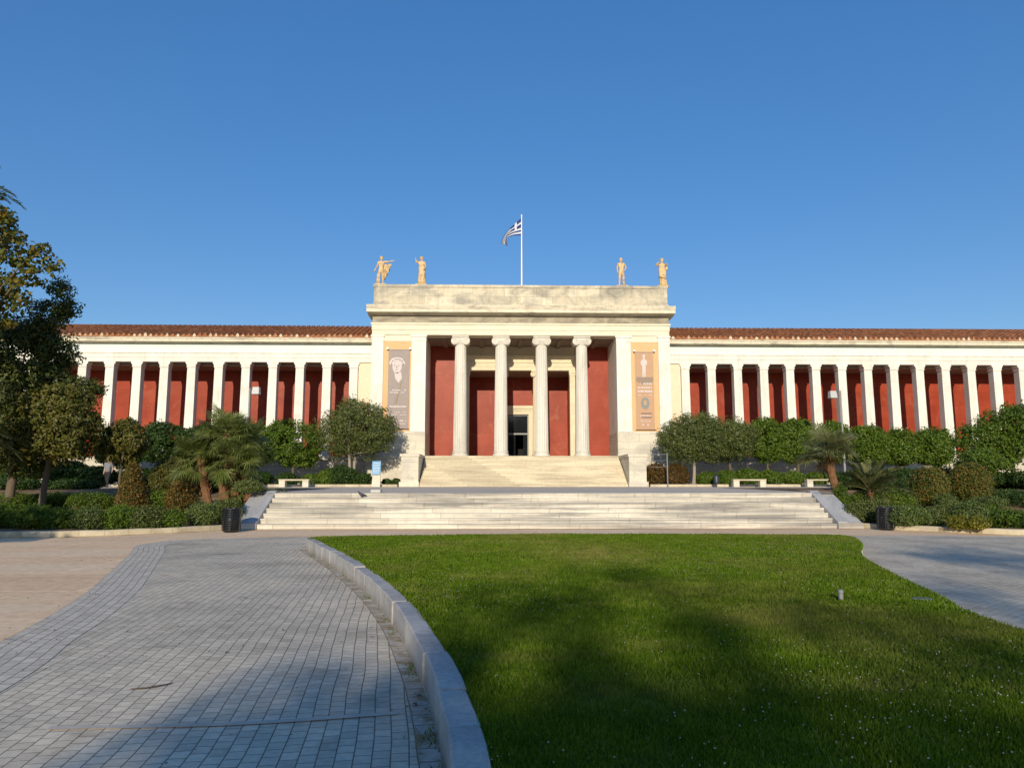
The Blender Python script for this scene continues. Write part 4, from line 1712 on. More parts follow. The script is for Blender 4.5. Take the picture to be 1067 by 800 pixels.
def draw_right(cl, x0, x1, z0, z1):
    w, h = x1 - x0, z1 - z0

    def q(u, v):
        return x0 + u * w, z1 - v * h
    flat([q(.04, .32), q(.96, .32), q(.96, .38), q(.70, .42), q(.30, .41), q(.04, .37)], YB, 'banner_brown', 'printed_band', cl)
    cx, cz = q(.48, .12)
    pr = [(cx - .07, cz + .30), (cx + .07, cz + .30), (cx + .09, cz + .16), (cx + .24, cz + .05), (cx + .21, cz - .25), (cx + .13, cz - .2), (cx + .12, cz - .6), (cx + .10, cz - 1.1), (cx + .02, cz - 1.1), (cx, cz - .6), (cx - .03, cz - 1.1), (cx - .12, cz - 1.1), (cx - .13, cz - .5), (cx - .15, cz - .2), (cx - .23, cz - .25), (cx - .24, cz + .05), (cx - .09, cz + .16)]
    flat(pr, YB - .006, 'banner_pale', 'printed_figure', cl)
    flat(ell(cx, cz + .42, .10, .13, 14), YB - .006, 'banner_pale', 'printed_head', cl)
    rows = [(q(0, v)[1], hh2, f_) for v, hh2, f_ in ((.42, .13, .95), (.47, .13, .9), (.52, .15, .95), (.56, .06, .6))]
    text_rows(cl, x0 + .14, x1 - .14, rows, 'banner_pale', YB - .012)
    cx, cz = q(.5, .66)
    flat(ell(cx, cz, .30, .42, 28, .05, 9), YB - .006, 'banner_seal', 'printed_seal', cl)
    flat(ell(cx, cz + .03, .12, .2, 16), YB - .011, 'banner_tan', 'printed_seal_core', cl)
    flat([q(.26, .785), q(.84, .785), q(.84, .80), q(.26, .80)], YB, 'banner_ink', 'printed_rule', cl)
    flat([q(.28, .835), q(.84, .835), q(.84, .85), q(.28, .85)], YB, 'banner_ink', 'printed_rule', cl)
    rows = [(q(0, v)[1], hh2, f_) for v, hh2, f_ in ((.83, .08, .95), (.885, .05, .7), (.90, .05, .7), (.95, .12, .45))]
    text_rows(cl, x0 + .3, x1 - .3, rows, 'banner_pale', YB - .012)


banner(405, 425.3, 365, 446.5, 'mauve banner printed with a large curly haired sculpted head', draw_left, 'banner_mauve')
banner(661.5, 682.5, 367.5, 447.5, 'tan banner printed with a small standing figure and a dark seal', draw_right, 'banner_tan')

# ------------------------------------------------------------------ street furniture


def bin_(X, Y, z, label):
    t = thing('litter_bin', (X, Y, z), label, 'litter bin', 'black barrel litter bins')
    prof = [(.22, 0), (.24, .02)]
    for i in range(9):
        zz = .05 + i * .072
        r_ = .245 + .028 * math.sin(PI * (i + .5) / 9)
        prof += [(r_, zz), (r_ + .018, zz + .018), (r_ + .018, zz + .040), (r_, zz + .058)]
    prof += [(.25, .72)]
    mb = MB()
    mb.lathe(prof, 0, 0, 28)
    o = mb.build('barrel', 'black_metal', None, True)
    o.parent = t
    for i in range(7):
        a = PI * 2 * i / 7 + .5
        mb = MB()
        mb.tube([(.285 * math.cos(a), .285 * math.sin(a), .04), (.30 * math.cos(a + .1), .30 * math.sin(a + .1), .37), (.285 * math.cos(a + .2), .285 * math.sin(a + .2), .71)], .014, 6)
        o = mb.build('stave', 'black_metal', None, True)
        o.parent = t
    mb = MB()
    mb.lathe([(.275, .705), (.30, .72), (.30, .75), (.27, .765), (.22, .76), (.215, .70)], 0, 0, 28)
    o = mb.build('rim', 'black_metal', None, True)
    o.parent = t
    return t


bin_(-8.45, 24.55, 0, 'black ribbed barrel bin at the foot of the steps below the fan palm')
bin_(13.32, 25.05, 0, 'black ribbed barrel bin below the round clipped shrubs on the right')


def bench(xa, xb, Y, label):
    x0, x1 = at(xa, 505, Y)[0], at(xb, 505, Y)[0]
    z = gz((x0 + x1) / 2, Y) - .003
    t = thing('stone_bench', ((x0 + x1) / 2, Y, z), label, 'bench', 'stone benches on the terrace')
    mb = MB()
    mb.box(x0, x1, Y - .24, Y + .24, z + .40, z + .49, c=.012)
    mb.build('seat', 'kerb_cream', t)
    for xx in (x0 + .02, x1 - .40):
        mb = MB()
        mb.box(xx, xx + .38, Y - .22, Y + .22, z, z + .398, c=.012)
        mb.build('leg', 'marble_base', t)
    return t


bench(291, 322.5, 46.6, 'stone bench below the round clipped tree left of the portico')
bench(763, 797.5, 46.6, 'stone bench before the hedge, close to the olive trees')
bench(839.5, 873.5, 46.6, 'stone bench beside the leaning palm trunk')


def lamp(xp, ytop, head_x, ybase_Y, label, hy):
    Y = ybase_Y
    X, Z = at(xp, ytop, Y)
    z0 = gz(X, Y)
    t = thing('street_lamp', (X, Y, z0), label, 'street lamp', 'box headed lamp posts')
    mb = MB()
    mb.lathe([(.11, z0 - .05), (.11, z0 + .5), (.07, z0 + .55), (.06, z0 + 3), (.045, Z)], X, Y, 12)
    mb.build('pole', 'pole_grey', t, True)
    hx = at(head_x, hy, Y - .3)[0]
    hz = at(head_x, hy, Y - .3)[1]
    mb = MB()
    mb.tube([(X, Y, hz + .02), ((X + hx) / 2, Y - .12, hz + .05), (hx, Y - .25, hz)], .035, 8)
    mb.build('arm', 'pole_grey', t, True)
    mb = MB()
    w, h = .21, .21
    mb.add([(hx - w, Y - .5, hz - h), (hx + w, Y - .5, hz - h), (hx + w, Y - .1, hz - h), (hx - w, Y - .1, hz - h),
            (hx - w * .85, Y - .42, hz + h), (hx + w * .85, Y - .42, hz + h), (hx + w * .85, Y - .1, hz + h), (hx - w * .85, Y - .1, hz + h)],
           [(0, 3, 2, 1), (4, 5, 6, 7), (0, 1, 5, 4), (1, 2, 6, 5), (2, 3, 7, 6), (3, 0, 4, 7)])
    hd = mb.build('lamp_head', 'lamp_white', t)
    mb = MB()
    mb.box(hx - w * .8, hx + w * .8, Y - .47, Y - .14, hz - h - .03, hz - h - .003)
    mb.build('diffuser', 'pole_grey', hd)
    return t


lamp(260.5, 404, 267, 44.5, 'grey lamp post with white box head rising behind the fan palm', 407)
lamp(875.5, 407, 867.5, 44.5, 'grey lamp post with white box head behind the leaning palm', 411)

# information stand
X, _ = at(392, 500, 47.2)
z = gz(X, 47.2)
t = thing('information_stand', (X, 47.2, z), 'cream pedestal with light blue information panel beside the portico base', 'sign')
mb = MB()
mb.add([(-.28, -.1, 0), (.26, -.1, 0), (.26, .12, 0), (-.28, .12, 0), (-.22, -.04, .8), (.24, -.04, .8), (.24, .1, .8), (-.22, .1, .8)],
       [(0, 3, 2, 1), (4, 5, 6, 7), (0, 1, 5, 4), (1, 2, 6, 5), (2, 3, 7, 6), (3, 0, 4, 7)])
o = mb.build('pedestal', 'marble_base', None)
o.parent = t
mb = MB()
mb.add([(-.27, -.12, .78), (.27, -.12, .78), (.27, .02, 1.62), (-.27, .02, 1.62), (-.27, -.08, .76), (.27, -.08, .76), (.27, .06, 1.6), (-.27, .06, 1.6)],
       [(0, 1, 2, 3), (7, 6, 5, 4), (0, 4, 5, 1), (1, 5, 6, 2), (2, 6, 7, 3), (3, 7, 4, 0)])
p = mb.build('panel', 'sign_blue', None)
p.parent = t
mb = MB()
for i in range(7):
    u = .1 + i * .12
    y_, z_ = -.12 + .14 * u, .78 + .84 * u
    x = -.2
    while x < .18:
        w = rng.uniform(.03, .09)
        mb.box(x, min(x + w, .21), y_ - .009, y_ - .004, z_, z_ + .03)
        x += w + .02
o = mb.build('printed_text', 'white_paint', None)
o.parent = p

# small dark bin by the planter, thin post, white block, bird, sprinkler, valve lid, twigs
X, _ = at(746.5, 503, 46.9)
z = gz(X, 46.9)
t = thing('small_bin', (X, 46.9, z), 'small dark bin on a post beside the olive trees', 'litter bin')
mb = MB()
mb.lathe([(.04, 0), (.04, .3)], 0, 0, 10)
o = mb.build('post', 'dark_plastic', None, True)
o.parent = t
mb = MB()
mb.lathe([(.13, .22), (.17, .26), (.18, .66), (.16, .70), (.17, .73), (.10, .78)], 0, 0, 18)
o = mb.build('bucket', 'dark_plastic', None, True)
o.parent = t

X, Z = at(695, 472, 47.4)
t = thing('thin_post', (X, 47.4, 1.3), 'thin grey metal post with rails before the russet bushes', 'post')
mb = MB()
mb.lathe([(.035, 1.2), (.035, Z)], X, 47.4, 10)
mb.build('pole', 'pole_grey', t, True)
mb = MB()
xe = CX + 7.95
for dz in (.05, .45, .85):
    mb.tube([(X, 47.4, Z - dz), (X - .45, 47.6, Z - dz - .03), (xe, 47.95, Z - dz)], .012, 6)
mb.build('rail', 'pole_grey', t, True)

X, Z = at(392.5, 514, 29.2)
mb = MB()
z = terrace_z(29.2)
mb.prism_z([(X - .2, 29.0), (X + .17, 29.0), (X + .2, 29.25), (X + .1, 29.4), (X - .18, 29.38)], z - .002, z + .11)
tag(mb.build('stone_block', 'stone_pale'), 'low white stone block lying near the top of the broad steps', 'stone')

X, _ = at(375.5, 520, 27.3)
zt = RISE * 6
yb = SY0 + 5 * TREAD + .17
t = thing('pigeon', (X, yb, zt), 'small dark pigeon standing on the upper marble steps', 'bird')
J = dict(pelvis=(0, 0, .13, .052), chest=(-.07, 0, .155, .055), neck=(-.105, 0, .20, .03), head=(-.12, 0, .235, .026), beak=(-.155, 0, .23, .007), tail=(.09, 0, .115, .03), tail2=(.17, 0, .10, .012),
         hipa=(-.01, .022, .09, .016), foota=(-.012, .025, .012, .006), toea=(-.045, .028, .006, .005), hipb=(-.01, -.022, .09, .016), footb=(-.012, -.025, .012, .006), toeb=(-.045, -.028, .006, .005))
skinned('body', J, [('pelvis', 'chest'), ('chest', 'neck'), ('neck', 'head'), ('head', 'beak'), ('pelvis', 'tail'), ('tail', 'tail2'), ('pelvis', 'hipa'), ('hipa', 'foota'), ('foota', 'toea'), ('pelvis', 'hipb'), ('hipb', 'footb'), ('footb', 'toeb')], 'bird_dark', t, 2)

t = thing('sprinkler', (4.06, 8.75, .235), 'small grey sprinkler post standing in the lawn', 'sprinkler')
mb = MB()
mb.lathe([(.028, 0), (.028, .085), (.034, .09), (.034, .115), (.02, .125)], 0, 0, 14)
o = mb.build('post', 'pole_grey', None, True)
o.parent = t
mb = MB()
mb.prism_z(ell(5.0, 8.72, .13, .08, 20), .252, .262)
tag(mb.build('valve_cover', 'lid_grey'), 'flat grey oval valve cover set in the lawn by the path', 'cover')
for (xp, yp, dx, lab) in ((159, 717, .11, 'long curved dark twig lying on the paved path'), (155, 712, .0, None)):
    if lab:
        d = RM @ np.array([(xp - W0 / 2) / F, -(yp - H0 / 2) / F, -1.0])
        tt_ = -CAMH / d[2]
        X, Y = d[0] * tt_, d[1] * tt_
        mb = MB()
        mb.tube([(X - .15, Y - .04, .008), (X - .05, Y - .035, .012), (X + .03, Y + .01, .015), (X + .085, Y + .09, .012), (X + .10, Y + .13, .009)], [.004, .006, .006, .005, .003], 6)
        mb.tube([(X - .02, Y - .02, .012), (X - .01, Y + .03, .014)], [.004, .002], 5)
        tag(mb.build('twig', 'twig', None, True), lab, 'twig')
# litter of dry leaves on the tan ground and path
LP = []
for (xp, yp, sp2, n_) in ((97, 583, .4, 26), (113, 593, .12, 12), (88, 620, .16, 16), (8, 669, .2, 14), (140, 640, 1.5, 30), (250, 690, 1.6, 40), (30, 720, 1.2, 20), (430, 660, .4, 30), (447, 735, .15, 30)):
    d = RM @ np.array([(xp - W0 / 2) / F, -(yp - H0 / 2) / F, -1.0])
    tt_ = -CAMH / d[2]
    LP.append(np.stack([d[0] * tt_ + rng.normal(0, sp2, n_), d[1] * tt_ + rng.normal(0, sp2 * .8, n_), np.full(n_, .016)], 1))
LP = np.vstack(LP)
k = LP[:, 0] < np.interp(LP[:, 1], kerb_out[:, 1], kerb_out[:, 0]) - .03
LP = LP[k]
o = leaves('leaf_litter', LP, np.tile([0, 0, 1.0], (len(LP), 1)), .035, .02, 'leaf_rust', None, .25)
tag(o, 'dry fallen leaves scattered on the paving', 'leaves', kind='stuff')

# ------------------------------------------------------------------ the walking person
X = at(112, 500, 43.5)[0]
z = gz(X, 43.5)
t = thing('person', (X, 43.5, z), 'person in grey shirt and black trousers walking in the shade of the trees', 'person')
J, E_ = figure(1.74, dict(elR=(-.13, .05, .65), wrR=(-.14, .02, .52), haR=(-.14, .0, .47), elL=(.14, .02, .65), wrL=(.17, -.07, .55), haL=(.175, -.10, .52),
                          hiL=(.05, 0, .48), knL=(.05, -.09, .29), cfL=(.05, -.09, .19), anL=(.05, -.10, .06), toL=(.055, -.17, .03),
                          hiR=(-.05, 0, .48), knR=(-.05, .03, .28), cfR=(-.05, .09, .19), anR=(-.05, .14, .08), toR=(-.055, .09, .02)))
ob = skinned('body', J, E_, 'skin', t)
face_and_hair(1.74, J['head0'][:3], 'hair_dark', ob, 'skin')


def clothes(name, keys, edges, grow, mat):
    JJ = {}
    for k_, s_ in keys.items():
        v = J[k_]
        JJ[k_] = (v[0], v[1], v[2], v[3] * grow * s_)
    if 'pelvis' not in JJ:
        first = list(JJ)[0]
        JJ2 = {('pelvis' if k_ == first else k_): v for k_, v in JJ.items()}
        edges = [tuple('pelvis' if q == first else q for q in e) for e in edges]
        JJ = JJ2
    return skinned(name, JJ, edges, mat, ob)


keep_ = J['pelvis']
J['pelvis'] = (0, 0, .485 * 1.74, .088 * 1.74)
sh = clothes('shirt', dict(pelvis=1.02, chest=1, neck0=1, shL=1.1, elL=1.25, shR=1.1, elR=1.25), [('pelvis', 'chest'), ('chest', 'neck0'), ('chest', 'shL'), ('shL', 'elL'), ('chest', 'shR'), ('shR', 'elR')], 1.16, 'shirt_grey')
J['pelvis'] = keep_
tr_ = clothes('trousers', dict(pelvis=.98, waist=.92, hiL=1, knL=1.05, cfL=1.15, anL=1.35, hiR=1, knR=1.05, cfR=1.15, anR=1.35), [('pelvis', 'waist'), ('pelvis', 'hiL'), ('hiL', 'knL'), ('knL', 'cfL'), ('cfL', 'anL'), ('pelvis', 'hiR'), ('hiR', 'knR'), ('knR', 'cfR'), ('cfR', 'anR')], 1.1, 'trousers_black')

for sd in 'LR':
    a, b2 = J['an' + sd], J['to' + sd]
    skinned('shoe', {'pelvis': (a[0], a[1] + .03, a[2] - .02, .045), 'mid': ((a[0] + b2[0]) / 2, (a[1] + b2[1]) / 2, (a[2] + b2[2]) / 2 - .008, .044), 'tip': (b2[0], b2[1] - .03, b2[2] - .0, .034)}, [('pelvis', 'mid'), ('mid', 'tip')], 'trousers_black', ob)

# ------------------------------------------------------------------ plants


def tree(name, label, cat, xp, Y, ytop, ybot, wpx, mat, clumps, per, cr, lsize, trunk=.1, group=None, base_x=None, blobs=None, bark='bark', nl=10, depth=1.0, shell=.55, lw=.5, stems=1, jit=.65, top=0, flat=.75):
    """tree whose crown fills a px wide between photo rows ytop and ybot at depth Y"""
    X, Z1 = at(xp, ytop, Y)
    Z0 = at(xp, ybot, Y)[1]
    bxx = at(base_x, ybot, Y)[0] if base_x is not None else X
    g0 = gz(bxx, Y)
    t = thing(name, (bxx, Y, g0), label, cat, group)
    rx = wpx * Y / F / 2
    rz = (Z1 - Z0) / 2
    if blobs is None:
        bl = [(X, Y, (Z0 + Z1) / 2, rx * .93, rx * .93 * depth, rz * .93)]
        for _ in range(6):
            d_ = rng.normal(0, 1, 3)
            d_ /= np.linalg.norm(d_)
            q_ = rng.uniform(.3, .48)
            bl.append((X + d_[0] * rx * (1.02 - q_), Y + d_[1] * rx * (1.02 - q_), (Z0 + Z1) / 2 + d_[2] * rz * (1.04 - q_), rx * q_, rx * q_, rz * q_))
    else:
        bl = [(X + u * rx, Y + w * rx, (Z0 + Z1) / 2 + v * rz, rx * a, rx * a * depth, rz * c_) for (u, w, v, a, c_) in blobs]
    bl = [(a, b_, c_, max(d - cr * .3, .05), max(e - cr * .3, .05), max(f - cr * .25, .05)) for a, b_, c_, d, e, f in bl]
    pts, nrm, cen = crown_points(bl, clumps, per, cr, shell, flat, top)
    k_ = pts[:, 2] > g0 + .03
    leaves('crown', pts[k_], nrm[k_], lsize, lsize * lw, mat, t, jit)
    mb = MB()
    zt = Z0 + (Z1 - Z0) * .25
    for s_ in range(stems):
        o_ = rng.normal(0, .12, 2) if stems > 1 else (0, 0)
        limbs(mb, (bxx + o_[0], Y + o_[1], g0 - .1), (X + (bxx - X) * .3 + o_[0] * 3, Y + o_[1] * 2, zt), cen, trunk, nl)
    mb.build('trunk', bark, t, 'all')
    return t


def shrub(label, xp, Y, ytop, wpx, mat, group, lsize=.09, dens=1.0, name='shrub', cone=False, cat='shrub', ybot=None, lw=.5, shell=.72, cr=None, tall=1.0, deep=1.0):
    if Y < 29.5 and cat == 'shrub' and not (850 < xp < 880):
        X = at(xp, ytop, Y)[0]
        Y = max(kerb_y(X) + .75 + (Y - 26) * .75, kerb_y(X) + .3 + wpx * 25 / F / 2)
    X, Z1 = at(xp, ytop, Y)
    g0 = gz(X, Y)
    t = thing(name, (X, Y, g0), label, cat, group)
    rx = wpx * Y / F / 2
    h = max(Z1 - g0, .25)
    area = rx * h * 10
    cr = cr or min(.16, rx * .4)
    n_ = int(130 * area * dens) + 50
    if cone:
        u = rng.random(n_) ** .75
        a = rng.uniform(0, 2 * PI, n_)
        rr = rx * (1 - u) ** .7 * (1 + .1 * np.sin(3 * a)) * rng.uniform(.75, 1.05, n_)
        cen = np.stack([X + rr * np.cos(a), Y + rr * np.sin(a), g0 + .05 + h * u * .97], 1)
        k_ = np.repeat(np.arange(n_), 9)
        pts = cen[k_] + rng.normal(0, cr * .5, (len(k_), 3))
        nrm = unit(np.stack([np.cos(a), np.sin(a), np.full(n_, .6)], 1))[k_]
    else:
        bl = [(X, Y, g0 + h * .46, rx * 1.0, rx * 1.0 * deep, h * .52)]
        for _ in range(4):
            a = rng.uniform(0, 2 * PI)
            bl.append((X + math.cos(a) * rx * .42, Y + math.sin(a) * rx * .42, g0 + h * rng.uniform(.35, .55), rx * .52, rx * .52, h * .36))
        pts, nrm, cen = crown_points(bl, n_, 9, cr, shell, .8, .15)
    k_ = pts[:, 2] > g0 + .01
    leaves('foliage', pts[k_], nrm[k_], lsize, lsize * lw, mat, t, .7)
    mb = MB()
    for _ in range(5):
        a = rng.uniform(0, 2 * PI)
        mb.tube([(X, Y, g0 - .05), (X + math.cos(a) * rx * .3, Y + math.sin(a) * rx * .3, g0 + h * .4), (X + math.cos(a) * rx * .6, Y + math.sin(a) * rx * .6, g0 + h * .75)], [.03, .02, .006], 6)
    mb.build('stems', 'bark', t, 'all')
    return t


# round clipped trees along both wings
RG = 'round clipped trees along the building'
for xp, yt, yb_, w, lab in (
        (307.5, 434, 490, 68, 'round clipped green tree between the fan palm and the large olive'),
        (262, 438, 490, 48, 'round clipped tree half hidden behind the fan palm'),
        (172, 439, 486, 60, 'dark round clipped tree behind the red cone shrub on the left'),
        (212, 442, 490, 52, 'round clipped tree hidden behind the fan palm crown'),
        (128, 445, 490, 54, 'round clipped tree behind the big leaved small tree'),
        (797, 435, 484, 43, 'round clipped bright tree just past the olive trees'),
        (829, 434, 485, 46, 'round clipped bright tree between two stone benches'),
        (866, 437, 485, 45, 'round clipped bright tree behind the lamp post and leaning palm'),
        (902, 440, 486, 45, 'round clipped bright tree right of the lamp post'),
        (936, 445, 487, 46, 'round clipped bright tree, second right of the lamp post'),
        (970, 443, 487, 46, 'round clipped bright tree above the reddish shrub')):
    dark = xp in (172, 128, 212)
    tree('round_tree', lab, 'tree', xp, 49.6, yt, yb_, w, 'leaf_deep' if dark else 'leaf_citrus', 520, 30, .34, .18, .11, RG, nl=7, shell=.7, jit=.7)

# olive trees
OG = 'olive trees beside the portico'
tree('olive_tree', 'large dense olive tree left of the portico beside the blue sign', 'tree', 372, 48.9, 414, 488, 92, 'leaf_olive', 800, 32, .40, .19, .13, OG, base_x=367, nl=12, stems=2, lw=.3, blobs=[(-.3, 0, .0, .62, .8), (.35, 0, .05, .62, .8), (0, 0, .2, .7, .85)], bark='bark_pale')
tree('olive_tree', 'grey green olive tree with pale trunk right of the portico', 'tree', 722, 48.6, 428, 488, 88, 'leaf_olive', 760, 32, .40, .19, .13, OG, base_x=722, nl=12, lw=.3, blobs=[(-.3, 0, -.05, .62, .8), (.3, 0, .0, .62, .85), (0, 0, .15, .7, .85)], bark='bark_pale')
tree('olive_tree', 'grey green olive tree merging with its pale trunked neighbour', 'tree', 757, 49.4, 431, 486, 70, 'leaf_olive', 560, 32, .40, .19, .12, OG, base_x=761, nl=10, lw=.3)

# low shrubs along the planter
LG = 'low shrubs along the building planter'
for xp, yt, w, lab, mt in (
        (274, 492, 22, 'low dark shrub behind the left end of the stone bench', 'leaf_deep'),
        (300, 493, 24, 'low dark shrub directly behind the left stone bench', 'leaf_deep'),
        (325, 494, 22, 'low green shrub right of the left stone bench', 'leaf_citrus'),
        (341, 489, 20, 'low green shrub between stone bench and olive trunk', 'leaf_citrus'),
        (357, 485, 30, 'dark rounded shrub under the large olive', 'leaf_deep'),
        (378, 493, 20, 'dark low shrub right of the large olive trunk', 'leaf_deep'),
        (403, 499, 9, 'tiny green plant by the information stand', 'leaf_deep'),
        (413, 499, 9, 'tiny green plant at the portico base', 'leaf_deep'),
        (737, 492, 24, 'low green shrub between olive trunk and small dark bin', 'leaf_citrus'),
        (757, 490, 24, 'low green shrub behind the small dark bin', 'leaf_citrus'),
        (778, 488, 26, 'low green shrub behind the bench nearest the olives', 'leaf_citrus'),
        (802, 490, 26, 'low green shrub just right of the bench nearest the olives', 'leaf_citrus'),
        (826, 491, 26, 'low green shrub midway between the two right benches', 'leaf_citrus'),
        (850, 492, 26, 'low green shrub behind the bench beside the palm', 'leaf_citrus'),
        (878, 492, 26, 'low green shrub behind the leaning palm trunk', 'leaf_deep')):
    shrub(lab, xp, 48.7, yt, w, mt, LG, .13, .9)
for xp, w, lab in ((683, 22, 'russet bush next to the right portico base'), (704, 26, 'russet bush below the pale trunked olive')):
    shrub(lab, xp, 48.9, 483, w, 'leaf_rust', 'russet bushes right of the portico', .13, 1.0)
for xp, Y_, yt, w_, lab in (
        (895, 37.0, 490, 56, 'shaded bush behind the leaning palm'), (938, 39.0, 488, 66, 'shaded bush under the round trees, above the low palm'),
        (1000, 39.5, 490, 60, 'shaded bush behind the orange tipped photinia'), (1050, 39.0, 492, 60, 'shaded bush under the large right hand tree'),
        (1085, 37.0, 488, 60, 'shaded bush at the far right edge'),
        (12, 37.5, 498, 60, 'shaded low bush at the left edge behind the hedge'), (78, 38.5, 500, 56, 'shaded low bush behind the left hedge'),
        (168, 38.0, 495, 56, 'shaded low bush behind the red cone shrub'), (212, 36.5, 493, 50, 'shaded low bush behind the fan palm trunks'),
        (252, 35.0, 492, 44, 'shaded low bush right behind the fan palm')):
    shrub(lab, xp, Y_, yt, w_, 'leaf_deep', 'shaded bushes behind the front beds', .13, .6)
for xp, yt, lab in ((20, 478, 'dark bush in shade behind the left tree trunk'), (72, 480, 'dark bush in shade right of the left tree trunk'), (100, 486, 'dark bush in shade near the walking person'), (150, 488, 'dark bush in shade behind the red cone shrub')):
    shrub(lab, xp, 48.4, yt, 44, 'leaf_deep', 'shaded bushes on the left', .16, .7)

# front garden shrubs, left
FG = 'clipped shrubs in the left front bed'
for xp, Y, yt, w, mt, lab in (
        (2, 28.6, 524, 44, 'leaf_bright', 'leafy green hedge shrub at the left picture edge, front row'),
        (36, 28.2, 525, 44, 'leaf_bright', 'leafy green hedge shrub, second in the left front row'),
        (66, 27.8, 529, 36, 'leaf_bright', 'leafy green hedge shrub, third in the left front row'),
        (14, 31.4, 514, 48, 'leaf_bright', 'leafy green hedge shrub at the left edge, back row'),
        (56, 31.4, 513, 50, 'leaf_bright', 'leafy green hedge shrub below the thick trunked tree'),
        (96, 31.0, 513, 44, 'leaf_bright', 'leafy green hedge shrub in front of the walking person'),
        (94, 26.9, 528, 30, 'leaf_grey', 'grey green bushy shrub among the left hedge'),
        (127, 27.2, 526, 38, 'leaf_citrus', 'rounded green shrub in front of the red cone shrub'),
        (156, 27.0, 527, 34, 'leaf_olive', 'rounded dull green shrub right of the red cone shrub'),
        (181, 26.6, 531, 25, 'leaf_citrus', 'small round bright shrub on bare soil'),
        (212, 27.0, 523, 32, 'leaf_grey', 'round dark grey green shrub left of the fan palm trunks'),
        (165, 31.0, 511, 40, 'leaf_citrus', 'green shrub behind the dull rounded shrub'),
        (236, 26.8, 519, 32, 'leaf_olive', 'low shrub under the fan palm trunks behind the bin'),
        (259, 27.3, 500, 26, 'leaf_olive', 'upright shrub between fan palm and the step ramp')):
    shrub(lab, xp, Y, yt, w, mt, FG, .075, 1.1)
RD = 'reddish photinia shrubs'
shrub('pointed rusty red cone shrub in the left bed', 139, 30.0, 486, 31, 'leaf_cone', RD, .085, 1.3, cone=True, name='photinia')
shrub('ragged reddish brown shrub left of the fan palm trunks', 192, 30.4, 498, 32, 'leaf_cone', RD, .085, 1.0, name='photinia')
shrub('yellowish green bush against the fan palm crown', 180, 33.5, 476, 40, 'leaf_loquat', FG, .10, 1.0)
shrub('tall red and green photinia bush right of the low palm', 967, 31.0, 485, 37, 'leaf_red', RD, .09, 1.2, name='photinia')
shrub('tall orange tipped photinia bush beside the bare forked trunk', 1010, 31.6, 481, 39, 'leaf_red', RD, .09, 1.2, name='photinia')

# front garden shrubs, right
RGP = 'clipped shrubs in the right front bed'
for xp, Y, yt, w, mt, lab in (
        (896, 28.0, 523, 36, 'leaf_olive', 'low rounded shrub left of the right bin'),
        (912, 28.6, 519, 30, 'leaf_olive', 'low rounded shrub behind the right bin'),
        (946, 27.8, 527, 56, 'leaf_grey', 'wide low grey green mound right of the right bin'),
        (934, 30.2, 513, 34, 'leaf_citrus', 'bright green shrub under the low palm fronds'),
        (952, 27.4, 529, 24, 'leaf_citrus', 'small bright shrub in front of the wide grey mound'),
        (985, 29.6, 514, 22, 'leaf_grey', 'small round shrub at the foot of the red photinia'),
        (1009, 28.0, 521, 36, 'leaf_grey', 'neat dome shaped grey green shrub'),
        (1048, 27.6, 530, 34, 'leaf_bright', 'spiky bright green shrub right of the dome shrub'),
        (1032, 28.6, 525, 16, 'leaf_bright', 'narrow bright green shrub beside the dome shrub'),
        (999, 26.4, 537, 20, 'leaf_yellow', 'small yellow flowering plant below the dome shrub, left one'),
        (1019, 26.0, 538, 20, 'leaf_yellow', 'small yellow flowering plant below the dome shrub, right one'),
        (1045, 31.8, 510, 52, 'leaf_deep', 'dark clipped hedge block in front of the bare forked trunk'),
        (1080, 30.6, 511, 60, 'leaf_deep', 'dark clipped hedge block at the right picture edge'),
        (1072, 27.4, 532, 36, 'leaf_deep', 'low dark shrub at the right picture edge'),
        (875, 28.8, 503, 16, 'leaf_citrus', 'small bush at the head of the right step ramp'),
        (922, 32.5, 508, 40, 'leaf_bright', 'leafy green shrub behind the right bin, middle row'),
        (950, 31.5, 510, 40, 'leaf_olive', 'dull green shrub between low palm and photinia'),
        (988, 33.0, 505, 40, 'leaf_citrus', 'green shrub between the two photinia bushes'),
        (900, 31.0, 512, 34, 'leaf_citrus', 'green shrub under the left fronds of the low palm'),
        (1030, 30.5, 517, 34, 'leaf_grey', 'grey green shrub in front of the dark clipped hedge'),
        (972, 28.5, 528, 30, 'leaf_olive', 'low shrub between grey mound and dome shrub'),
        (985, 36.0, 486, 60, 'leaf_deep', 'dark bush filling the gap behind the photinias'),
        (925, 35.0, 494, 46, 'leaf_deep', 'dark bush behind the low palm')):
    shrub(lab, xp, Y, yt, w, mt, RGP, .075, 1.1)

# large trees, left
tree('tall_tree', 'tall loose tree with sunlit yellow green leaves at the left edge', 'tree', -22, 27.0, 196, 350, 172, 'leaf_sunny', 270, 30, .40, .19, .2, blobs=[(-.25, 0, .25, .55, .6), (.30, -.1, .25, .42, .45), (.62, .1, -.02, .36, .34), (.3, 0, -.45, .45, .45), (-.3, 0, -.4, .55, .5), (.05, 0, .72, .3, .3)], nl=26, shell=.25, lw=.75, base_x=-40)
tree('evergreen_tree', 'dark dense evergreen tree with knobbly crown at the left', 'tree', 36, 31.0, 289, 500, 124, 'leaf_dark', 1150, 44, .36, .15, .2, blobs=[(.42, 0, .86, .24, .14), (.62, .0, .70, .24, .12), (.30, 0, .62, .34, .16), (.08, 0, .45, .4, .2), (-.1, 0, .18, .75, .30), (.45, 0, .25, .38, .2), (-.2, 0, -.25, .85, .42), (.4, 0, -.1, .48, .25), (.92, .1, -.12, .34, .12), (-.55, 0, .35, .5, .3), (.0, 0, -.6, .8, .4)], nl=20, shell=.5, lw=.5, base_x=10)
